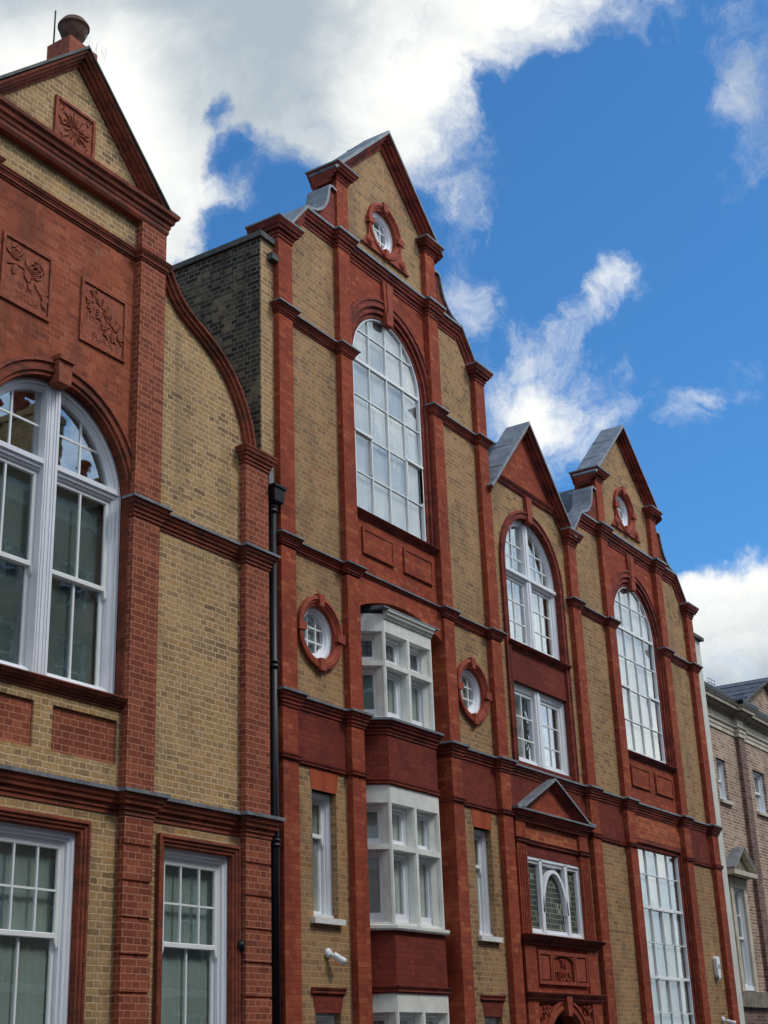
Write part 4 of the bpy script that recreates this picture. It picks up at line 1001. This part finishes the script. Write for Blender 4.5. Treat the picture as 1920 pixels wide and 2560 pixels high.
# three-light window with leaded glass
a, b_, z0, z1, y = dx0+.35, dx1-.3, 3.6, 4.85, .0
f = MB().sweep(rect(a, b_, z0, z1)[::-1], [(0, y-.02), (.05, y-.02), (.06, y), (.1, y+.005), (.11, y+.04), (.11, y+.1), (0, y+.1)], 'xz', closed=True)
for sg in (-1, 1):
    x = dc+.02+sg*.47; f.box(x-.05, x+.05, y-.02, y+.1, z0+.05, z1-.03)
mc = dc+.02; ell = [(mc+.47*math.cos(R(180-t_*6)), 3.98+.72*math.sin(R(180-t_*6))) for t_ in range(31)]
f.sweep(ell, [(0, y-.02), (.06, y-.02), (.08, y+.01), (.08, y+.09), (0, y+.09)], 'xz')
win = f.build('leaded_window', M['white'], TB)
MB().box(a+.08, b_-.08, y+.055, y+.06, z0+.06, z1-.06).build('leaded_pane', M['leaded'], win)
MB().box(a+.05, b_-.05, y+.1, y+.11, z0, z1).build('room_interior', M['room'], win)
string(TB, [(dx0, .0), (dx0, -.1), (dx1, -.1), (dx1, 0)], 3.44, 3.595, .13, M['mould'], lead=False, name='window_sill')
body = MB().box(dx0+.02, dx1-.02, -.05, .2, 2.7, 3.5)
for p0, p1 in ((dx0+.02, dx0+.4), (dx1-.4, dx1-.02)): body.box(p0, p1, -.085, .0, 2.7, 3.46)
body.build('name_panel_wall', M['red'], TB)
n0, n1 = 21.43, 23.24
pn = MB()
xs = [n0, n0+.46, n0+.50, n1-.50, n1-.46, n1]
for p0, p1 in ((n0, n0+.47), (n0+.49, n1-.49), (n1-.47, n1)):
    pn.prism([rect(p0, p1, 2.84, 3.36), rect(p0+.05, p1-.05, 2.895, 3.30)], -.098, -.04)
    if p1-p0 < .6: pn.box(p0+.07, p1-.07, -.082, -.04, 2.915, 3.28)
NP = pn.build('name_panel', M['terracotta'], TB)
pc = (n0+n1)/2
MB().prism([[(n0+.54, 3.2), (n0+.58, 3.26), (pc-.15, 3.285), (pc+.15, 3.285), (n1-.58, 3.26), (n1-.54, 3.2), (n1-.54, 3.31), (n0+.54, 3.31)]], -.085, -.045).build('scroll_border', M['terracotta'], NP)
text_obj('THE', .20, (pc+.04, -.06, 3.115), NP, M['terracotta'], .016, .62)
text_obj('STUDIOS', .225, (pc, -.06, 2.91), NP, M['terracotta'], .016, .66)
string(TB, [(dx0, .0), (dx0, -.085), (dx1, -.085), (dx1, 0)], 2.58, 2.72, .09, M['mould'], lead=False, name='door_string')
# carved arch
zs = 1.78; ra = .70
dw = [(dx0+.36, 0), (dc-ra, 0)] + arc(dc, zs, ra, 180, 0, 24) + [(dc+ra, 0), (dx1-.36, 0), (dx1-.36, 2.62), (dx0+.36, 2.62)]
MB().prism([dw], -.04, .25).build('door_arch_wall', M['red'], TB)
MB().box(dx0, dx0+.36, -.085, .2, 0, 2.62).build('door_pilaster', M['red'], TB)
MB().box(dx1-.36, dx1, -.085, .2, 0, 2.62).build('door_pilaster', M['red'], TB)
arch_mould(TB, dc, ra, 0, zs, [(-.14, .0), (-.14, -.09), (-.10, -.1), (-.09, -.075), (-.03, -.075), (-.02, -.09), (.02, -.085), (.03, -.05), (.07, -.04), (.07, .15), (-.1, .15)], M['terracotta'], 'door_arch')
MB().prism([wedge(dc, 2.36, 2.66, .14, .2)], -.15, .0).build('keystone', M['terracotta'], TB)
MB().box(dc-ra, dc+ra, .5, .55, 0, 2.5).build('door', M['room'], TB)
lv = MB(); rng = random.Random(3)
for k in range(150):
    sg = rng.choice((-1, 1)); x = dc+sg*rng.uniform(.3, .98); z = rng.uniform(1.6, 2.55)
    if math.hypot(x-dc, z-zs) < ra+.17: continue
    a_ = rng.uniform(0, 6.28); lv.prism([leaf_pts(Vector((x, z)), (math.cos(a_), math.sin(a_)), rng.uniform(.05, .10), rng.uniform(.014, .026))], -.05-rng.uniform(.015, .05), -.035)
    if k % 4 == 0: lv.lathe(x, z, [(.026, -.085), (.03, -.06), (.03, -.03)], 8, 'y')
lv.build('carved_foliage', M['terracotta'], TB)

# ---- right house, lower floors
pb = [(XB(-3.11), XB(-1.36)), (XB(1.36), XB(3.11))]
for a, b_ in pb: MB().prism([rect(a, b_, 0, 6.3)], 0, .35).build('lower_yellow_wall', M['yellow'], TB)
for sg in (-1, 1):
    a, b_ = sorted((XB(sg*2.775), XB(sg*1.525))); MB().box(a, b_, -.012, .3, 5.44, 6.2).build('frieze', M['red_dark'], TB)
    i = 0 if sg < 0 else 8
    string(TB, [(x, y_) for x, y_ in fullB[i:i+8]], 5.415, 5.495, .04, M['mould'], lead=False, name='astragal')
    for pr, nm, yb in ((PO, 'outer_pilaster', .05), (PI_, 'inner_pilaster', .3)):
        a, b_ = sorted((XB(sg*pr[0]), XB(sg*pr[1]))); MB().box(a, b_, -.1, yb, 0, 6.15).build(nm, M['red'], TB)
MB().box(XB(-1.22), XB(1.22), .0, .3, 5.655, 6.2).build('brick_header', M['red_orange'], TB)
hwB = 1.21*sB
MB().sweep([(cB-hwB, .4), (cB-hwB, 5.66), (cB+hwB, 5.66), (cB+hwB, .4)], [(-.05, .3), (-.02, .02), (0, .0), (.045, .0), (.055, -.012), (.085, -.012), (.095, .012), (.095, .03), (.14, .03), (.15, .018), (.175, .025), (.185, .05), (.19, .05), (.19, .3)], 'xz').build('window_jambs', M['mould'], TB)
studio_window(TB, cB, hwB-.185, .6, 5.56, .06, 4, [5.0, 4.38, 3.73, 3.10, 2.47, 1.84, 1.2], False, (4.38, 3.10), ((4.36, 1), (4.36, 2), (3.08, 1), (3.08, 2)))
MB().box(XB(-1.22), XB(1.22), .0, .3, 0, .6).build('window_apron', M['red_dark'], TB)
# rear mass so that nothing is seen through the building
MB().box(14.7, 20.8, .62, 9, 0, 12.8).box(20.8, 30.3, .62, 9, 0, 10.4).build('rear_mass', M['yellow'], TB)

# ================================================================== rendered end wall
PWL = thing('rendered_end_wall', (30.7, 0, 0), 'narrow white rendered wall end between red gabled terrace and brown brick house', 'wall')
MB().box(XB(3.11)+.01, 30.93, .0, 8, 0, 10.66).build('rendered_wall', M['render'], PWL)
MB().box(XB(3.11)+.01, 31.03, -.08, 8, 10.66, 10.74).build('coping', M['stone_dark'], PWL)

# ================================================================== brown brick house at the right
TE = thing('brown_brick_townhouse', (36, 3, 0), 'brown brick house with stone cornice and slate pediment roof at the far right', 'building')
ye = .6
E_w = [(32.78, 33.4, 7.34, 8.33), (35.36, 36.25, 7.37, 8.42), (32.75, 33.5, 3.1, 5.33), (38.1, 38.9, 7.37, 8.4), (40.5, 41.3, 7.37, 8.4)]
MB().prism([rect(31.05, 44, 0, 9.2)] + [rect(a, b_, z0, z1) for a, b_, z0, z1 in E_w], ye, ye+.3).build('brick_wall', M['brown'], TE)
MB().box(34.33, 34.75, ye-.1, ye+.05, 2.7, 9.06).build('brick_pilaster', M['brown_dark'], TE)
MB().box(41.5, 41.9, ye-.1, ye+.05, 2.7, 9.06).build('brick_pilaster', M['brown_dark'], TE)
ep = [(31.05, ye), (34.33, ye), (34.33, ye-.1), (34.75, ye-.1), (34.75, ye), (44, ye)]
MB().sweep(ep, [(-.05, 9.06), (.03, 9.06), (.03, 9.16), (.05, 9.17), (.05, 9.26), (.09, 9.28), (.09, 9.30), (.02, 9.32), (.02, 9.52), (-.05, 9.52)], 'xy').build('architrave', M['bath'], TE)
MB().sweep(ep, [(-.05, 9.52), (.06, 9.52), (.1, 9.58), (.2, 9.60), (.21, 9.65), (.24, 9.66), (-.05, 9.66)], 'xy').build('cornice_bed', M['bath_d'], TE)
MB().sweep(ep, [(-.05, 9.66), (.27, 9.66), (.27, 9.73), (.31, 9.75), (.33, 9.78), (-.05, 9.79)], 'xy').build('cornice', M['bath'], TE)
MB().sweep(ep, [(-.05, 9.79), (.34, 9.785), (.36, 9.86), (.36, 9.89), (-.05, 9.9)], 'xy').build('gutter', M['iron'], TE)
gx, gz = 37.0, 11.05
MB().prism([[(34.6, 9.85), (39.4, 9.85), (gx, 10.97)]], ye-.05, ye+.1).build('pediment_wall', M['brown'], TE)
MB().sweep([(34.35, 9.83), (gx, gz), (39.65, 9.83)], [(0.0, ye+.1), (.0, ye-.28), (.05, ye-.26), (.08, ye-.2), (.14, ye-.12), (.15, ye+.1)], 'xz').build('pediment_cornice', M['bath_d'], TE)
rf = MB()
for i in range(5):           # slate courses stepped slightly so that their edges read
    t0, t1 = i/5, (i+1)/5
    for sg in (-1, 1):
        xa, xb_ = gx+sg*2.7*(1-t0), gx+sg*2.7*(1-t1); za, zb_ = 9.84+1.23*t0+.05, 9.84+1.23*t1+.03
        ya, yb = .9+.95*t0, .9+.95*t1
        rf.prism([[(ye-.3, 0), (ya+.3, 0), (yb+.3, 1), (ye-.3, 1)]], 0, 1, 'xy') if False else None
        v = [rf.vert(p) for p in ((xa, ye-.3, za), (xa, ya, za), (xb_, yb, zb_), (xb_, ye-.3, zb_), (xa, ye-.3, za-.05), (xa, ya, za-.05), (xb_, yb, zb_-.05), (xb_, ye-.3, zb_-.05))]
        for q_ in ((0,1,2,3),(4,7,6,5),(0,4,5,1),(1,5,6,2),(2,6,7,3),(3,7,4,0)): rf.face([v[k] for k in q_])
rf.build('pediment_roof', M['slate'], TE)
MB().prism([[(ye+.05, 9.85), (5.5, 11.0), (10, 9.85)]], 31.05, 44, 'yz').build('main_roof', M['slate'], TE)
for a, b_, z0, z1 in E_w[:2]+E_w[3:]:
    sash_window(TE, (a+b_)/2, (b_-a)/2, z0, z1, ye+.1, 2, 1, 2, (z0+z1)/2, .06, 'curtain', horns=False)
    MB().prism([[(a, z1), (b_, z1), (b_+.1, z1+.3), (a-.1, z1+.3)]], ye-.004, ye+.2).build('flat_arch', M['brown'], TE)
    MB().box(a-.06, b_+.08, ye-.07, ye+.1, z0-.09, z0-.01).build('window_sill', M['bath'], TE)
a, b_, z0, z1 = E_w[2]
sash_window(TE, (a+b_)/2, (b_-a)/2-.03, z0, z1-.03, ye+.04, 2, 2, 2, 4.2, .06, 'blind', horns=False)
MB().box(b_-.025, b_+.16, ye-.05, ye+.2, z0-.1, z1-.025).box(a-.16, a+.025, ye-.05, ye+.2, z0-.1, z1-.025).box(a-.16, b_+.16, ye-.05, ye+.2, z1-.025, z1+.2).build('stone_surround', M['bath'], TE)
dm = (a+b_)/2-.0
MB().prism([[(dm-.72, 5.66), (dm+.72, 5.66), (dm, 6.1)]], ye-.15, ye+.05).build('pediment', M['bath_d'], TE)
MB().sweep([(dm-.80, 5.68), (dm, 6.2), (dm+.80, 5.68)], [(0, ye), (0, ye-.3), (.05, ye-.28), (.08, ye-.22), (.08, ye)], 'xz').build('pediment_rake', M['bath'], TE)
MB().box(dm-.78, dm+.78, ye-.28, ye+.02, 5.56, 5.66).build('pediment_shelf', M['bath'], TE)
MB().sweep([(dm-.80, 5.69), (dm, 6.21), (dm+.80, 5.69)], [(-.02, ye), (-.02, ye-.31), (0, ye-.31), (0, ye)], 'xz').build('lead_capping', M['lead'], TE)
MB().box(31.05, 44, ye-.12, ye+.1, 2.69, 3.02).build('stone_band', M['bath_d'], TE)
MB().box(31.05, 44, ye-.04, ye+.1, 0, 2.69).build('ground_floor_wall', M['brown_dark'], TE)
MB().box(31.05, 44, ye+.32, 10, 0, 9.8).build('rear_mass', M['brown'], TE)

# television aerial on that roof
AE = thing('television_aerial', (36.2, 1.6, 10.0), 'thin metal television aerial standing on the roof of the brown brick house', 'aerial')
am = MB().tube([(36.2, 1.6, 10.0), (36.2, 1.6, 10.78)], .026, 6)
am.build('mast', M['metal'], AE)
al = MB().tube([(35.85, 1.6, 10.62), (36.75, 1.5, 10.55)], .02, 5)
for k in range(7):
    x = 35.95+.12*k; al.tube([(x, 1.3, 10.62), (x, 1.9, 10.60)], .012, 4); al.tube([(x, 1.6, 10.5), (x+.03, 1.6, 10.72)], .012, 4)
al.build('boom', M['metal'], AE)
ar = MB()
for k in range(4): ar.tube([(35.75, 1.6, 10.72+.11*k), (36.25, 1.6, 10.72+.11*k)], .012, 4)
for x in (35.75, 36.0, 36.25): ar.tube([(x, 1.6, 10.70), (x, 1.6, 11.07)], .014, 4)
ar.build('reflector', M['metal'], AE)

# ================================================================== fittings
DP = thing('drain_pipe', (14.5, -.06, 0), 'black cast iron drain pipe with square hopper head between the two brick buildings', 'drain pipe')
MB().tube([(14.5, -.07, .1), (14.5, -.07, 8.86)], .052, 16).build('pipe', M['iron'], DP)
hp = MB()
hx0, hx1, hy0, hy1 = 14.385, 14.635, -.2, .02
v0 = [(hx0, hy0), (hx1, hy0), (hx1, hy1), (hx0, hy1)]
def frustum(mb, z0, k0, z1, k1):
    c = Vector(((hx0+hx1)/2, (hy0+hy1)/2)); A = [mb.vert((c.x+(p[0]-c.x)*k0, c.y+(p[1]-c.y)*k0, z0)) for p in v0]; B = [mb.vert((c.x+(p[0]-c.x)*k1, c.y+(p[1]-c.y)*k1, z1)) for p in v0]
    for i in range(4): mb.face((A[i], A[(i+1) % 4], B[(i+1) % 4], B[i]))
    mb.face(A[::-1]); mb.face(B)
frustum(hp, 8.86, .55, 8.9, .82); frustum(hp, 8.9, .82, 9.09, .92); frustum(hp, 9.09, 1.1, 9.125, 1.12)
hp.build('hopper_head', M['iron'], DP)
cl = MB()
for z in (8.80, 6.62, 4.32, 2.02): cl.lathe(14.5, -.07, [(.055, z-.05), (.07, z-.048), (.07, z-.02), (.062, z-.015), (.062, z+.015), (.07, z+.02), (.07, z+.048), (.055, z+.05)], 16); cl.box(14.41, 14.59, -.07, .0, z-.02, z+.02)
cl.build('pipe_collars', M['iron'], DP)
MB().tube([(14.60, -.02, 9.05), (14.575, -.03, 8.0), (14.575, -.03, 2.2)], .006, 5).build('cable', M['plastic'], DP)
MB().prism([[(14.40, 9.12), (14.52, 9.12), (14.47, 9.42), (14.41, 9.46)]], -.09, -.06).build('lead_apron', M['lead'], DP)

def bullet_camera(name, loc, aim, label):
    T = thing(name, loc, label, 'security camera', 'security cameras on the studio terrace')
    p = Vector(loc); a = Vector(aim).normalized()
    MB().lathe(p.x, p.z, [(.06, p.y+.01), (.06, p.y-.03), (.05, p.y-.045), (.02, p.y-.05)], 20, 'y').build('base', M['plastic'], T)
    k = p+Vector((.03, -.09, -.03)); MB().tube([p+Vector((0, -.03, 0)), k], .016, 8).build('arm', M['plastic'], T)
    e = k+a*.17
    MB().tube([k-a*.02, k, k+a*.11, k+a*.115, e], [.028, .043, .043, .05, .05], 14).build('camera_body', M['plastic'], T)
    MB().tube([e-a*.004, e+a*.003], .026, 12).build('lens', M['iron'], T)
bullet_camera('security_camera', (15.68, .0, 3.06), (.75, -.4, -.5), 'white bullet camera on yellow brick between sash windows of the tall gabled house')
bullet_camera('security_camera', (29.6, .0, 2.37), (.35, -.8, -.3), 'white camera low on the right end brickwork, beneath the alarm box')
AB = thing('alarm_box', (29.52, 0, 3.37), 'white tapered alarm box on narrow yellow brick panel near right end of terrace', 'alarm box')
MB().prism([[(29.43, 3.55), (29.47, 3.60), (29.60, 3.60), (29.64, 3.55), (29.62, 3.22), (29.58, 3.16), (29.50, 3.16), (29.45, 3.22)]], -.085, .0).build('casing', M['plastic'], AB, bevel=.012)
MB().box(29.49, 29.59, -.092, -.08, 3.36, 3.44).build('badge', M['grey_plastic'], AB)
MB().prism([[(29.47, 3.20), (29.60, 3.20), (29.57, 3.13), (29.50, 3.13)]], -.07, .0).build('strobe', M['grey_plastic'], AB)
WL = thing('wall_light', (13.82, 0, 3.08), 'small grey sensor light on brick beside the lower left sash window', 'wall light')
MB().box(13.80, 13.855, -.05, .0, 3.13, 3.24).build('housing', M['grey_plastic'], WL, bevel=.012)
MB().lathe(13.828, -.06, [(.02, 3.115), (.042, 3.09), (.046, 3.06), (.036, 3.015), (.015, 3.0)], 18).build('lamp_dome', M['iron'], WL)

# ================================================================== terrace across the street (behind the viewer, seen in reflections)
def opposite(x0, wd, h, mat, label):
    T = thing('terrace_house', (x0+wd/2, -14, 0), label, 'house', 'terrace houses across the street')
    nb = 3; bays = [x0+wd*(i+.5)/nb for i in range(nb)]; holes = []
    for zc, hh in ((1.0, 2.2), (4.4, 2.2), (7.7, 1.9), (10.6, 1.6), (13.0, 1.2)):
        for bx in bays: holes.append(rect(bx-.55, bx+.55, zc, zc+hh))
    MB().prism([rect(x0, x0+wd, 0, h)] + holes, -14.3, -14).build('wall', mat, T)
    MB().box(x0+.05, x0+wd-.05, -22, -14.5, 0, h-.4).build('rear_mass', M['room'], T)
    MB().sweep([(x0+wd, -14), (x0, -14)], [(-.1, h-1.0), (.1, h-1.0), (.15, h-.9), (.35, h-.8), (.4, h-.65), (-.1, h-.6)], 'xy').build('cornice', M['cream'], T)
    for i, z in enumerate((3.6, 7.0)): MB().sweep([(x0+wd, -14), (x0, -14)], [(-.1, z), (.08, z), (.12, z+.15), (-.1, z+.2)], 'xy').build('band', M['cream'], T)
    g = MB(); f = MB()
    for hl in holes:
        a, b_, z0, z1 = hl[0][0], hl[1][0], hl[0][1], hl[2][1]
        g.box(a, b_, -14.25, -14.24, z0, z1)
        f.box(a, b_, -14.2, -14.15, (z0+z1)/2-.03, (z0+z1)/2+.03); f.box((a+b_)/2-.015, (a+b_)/2+.015, -14.2, -14.16, z0, z1)
        for q in ((a, a+.06), (b_-.06, b_)): f.box(q[0], q[1], -14.22, -14.1, z0, z1)
        f.box(a, b_, -14.22, -14.1, z1-.06, z1)
    f.build('window_frames', M['white'], T); g.build('panes', M['room'], T)
    for cxx, top in ((x0+wd-.05, 2.0), (x0+wd*.48, 2.7)):
        st = MB().box(cxx-.5, cxx+.5, -17.5, -15.2, h-.5, h+top).box(cxx-.56, cxx+.56, -17.56, -15.14, h+top-.25, h+top-.1).build('chimney', M['yellow_old'], T)
        for k in range(4): MB().lathe(cxx-.3+.2*(k % 2)*3, -17.1+.5*k, [(.14, h+top), (.12, h+top+.3), (.16, h+top+.6), (.2, h+top+.62), (.2, h+top+.72), (.14, h+top+.75)], 12).build('chimney_pot', M['terracotta'], st)
x = -14.0
OPP = [(7.2, 15.4, 'brown', 'brown brick terrace house across the street, first from the left end'), (7.0, 16.2, 'yellow', 'yellow brick terrace house across the street facing the tall left building'),
       (7.4, 15.6, 'render', 'white rendered terrace house across the street'), (7.0, 16.6, 'red_pointed', 'red brick terrace house across the street'), (7.2, 15.4, 'brown', 'brown brick terrace house across the street beside the red one'),
       (7.0, 16.2, 'yellow', 'yellow brick terrace house across the street facing the gables'), (7.4, 15.6, 'brown_dark', 'dark brown terrace house across the street'), (7.0, 16.6, 'brown', 'tall brown brick terrace house across the street'),
       (7.2, 15.8, 'yellow_old', 'weathered yellow terrace house across the street, far right end')]
for wd, h, mt, lb in OPP:
    opposite(x, wd-.02, h, M[mt], lb); x += wd

# ------------------------------------------------------------------ render settings
scn.render.engine = 'CYCLES'
scn.cycles.max_bounces = 8; scn.cycles.diffuse_bounces = 3; scn.cycles.transparent_max_bounces = 12
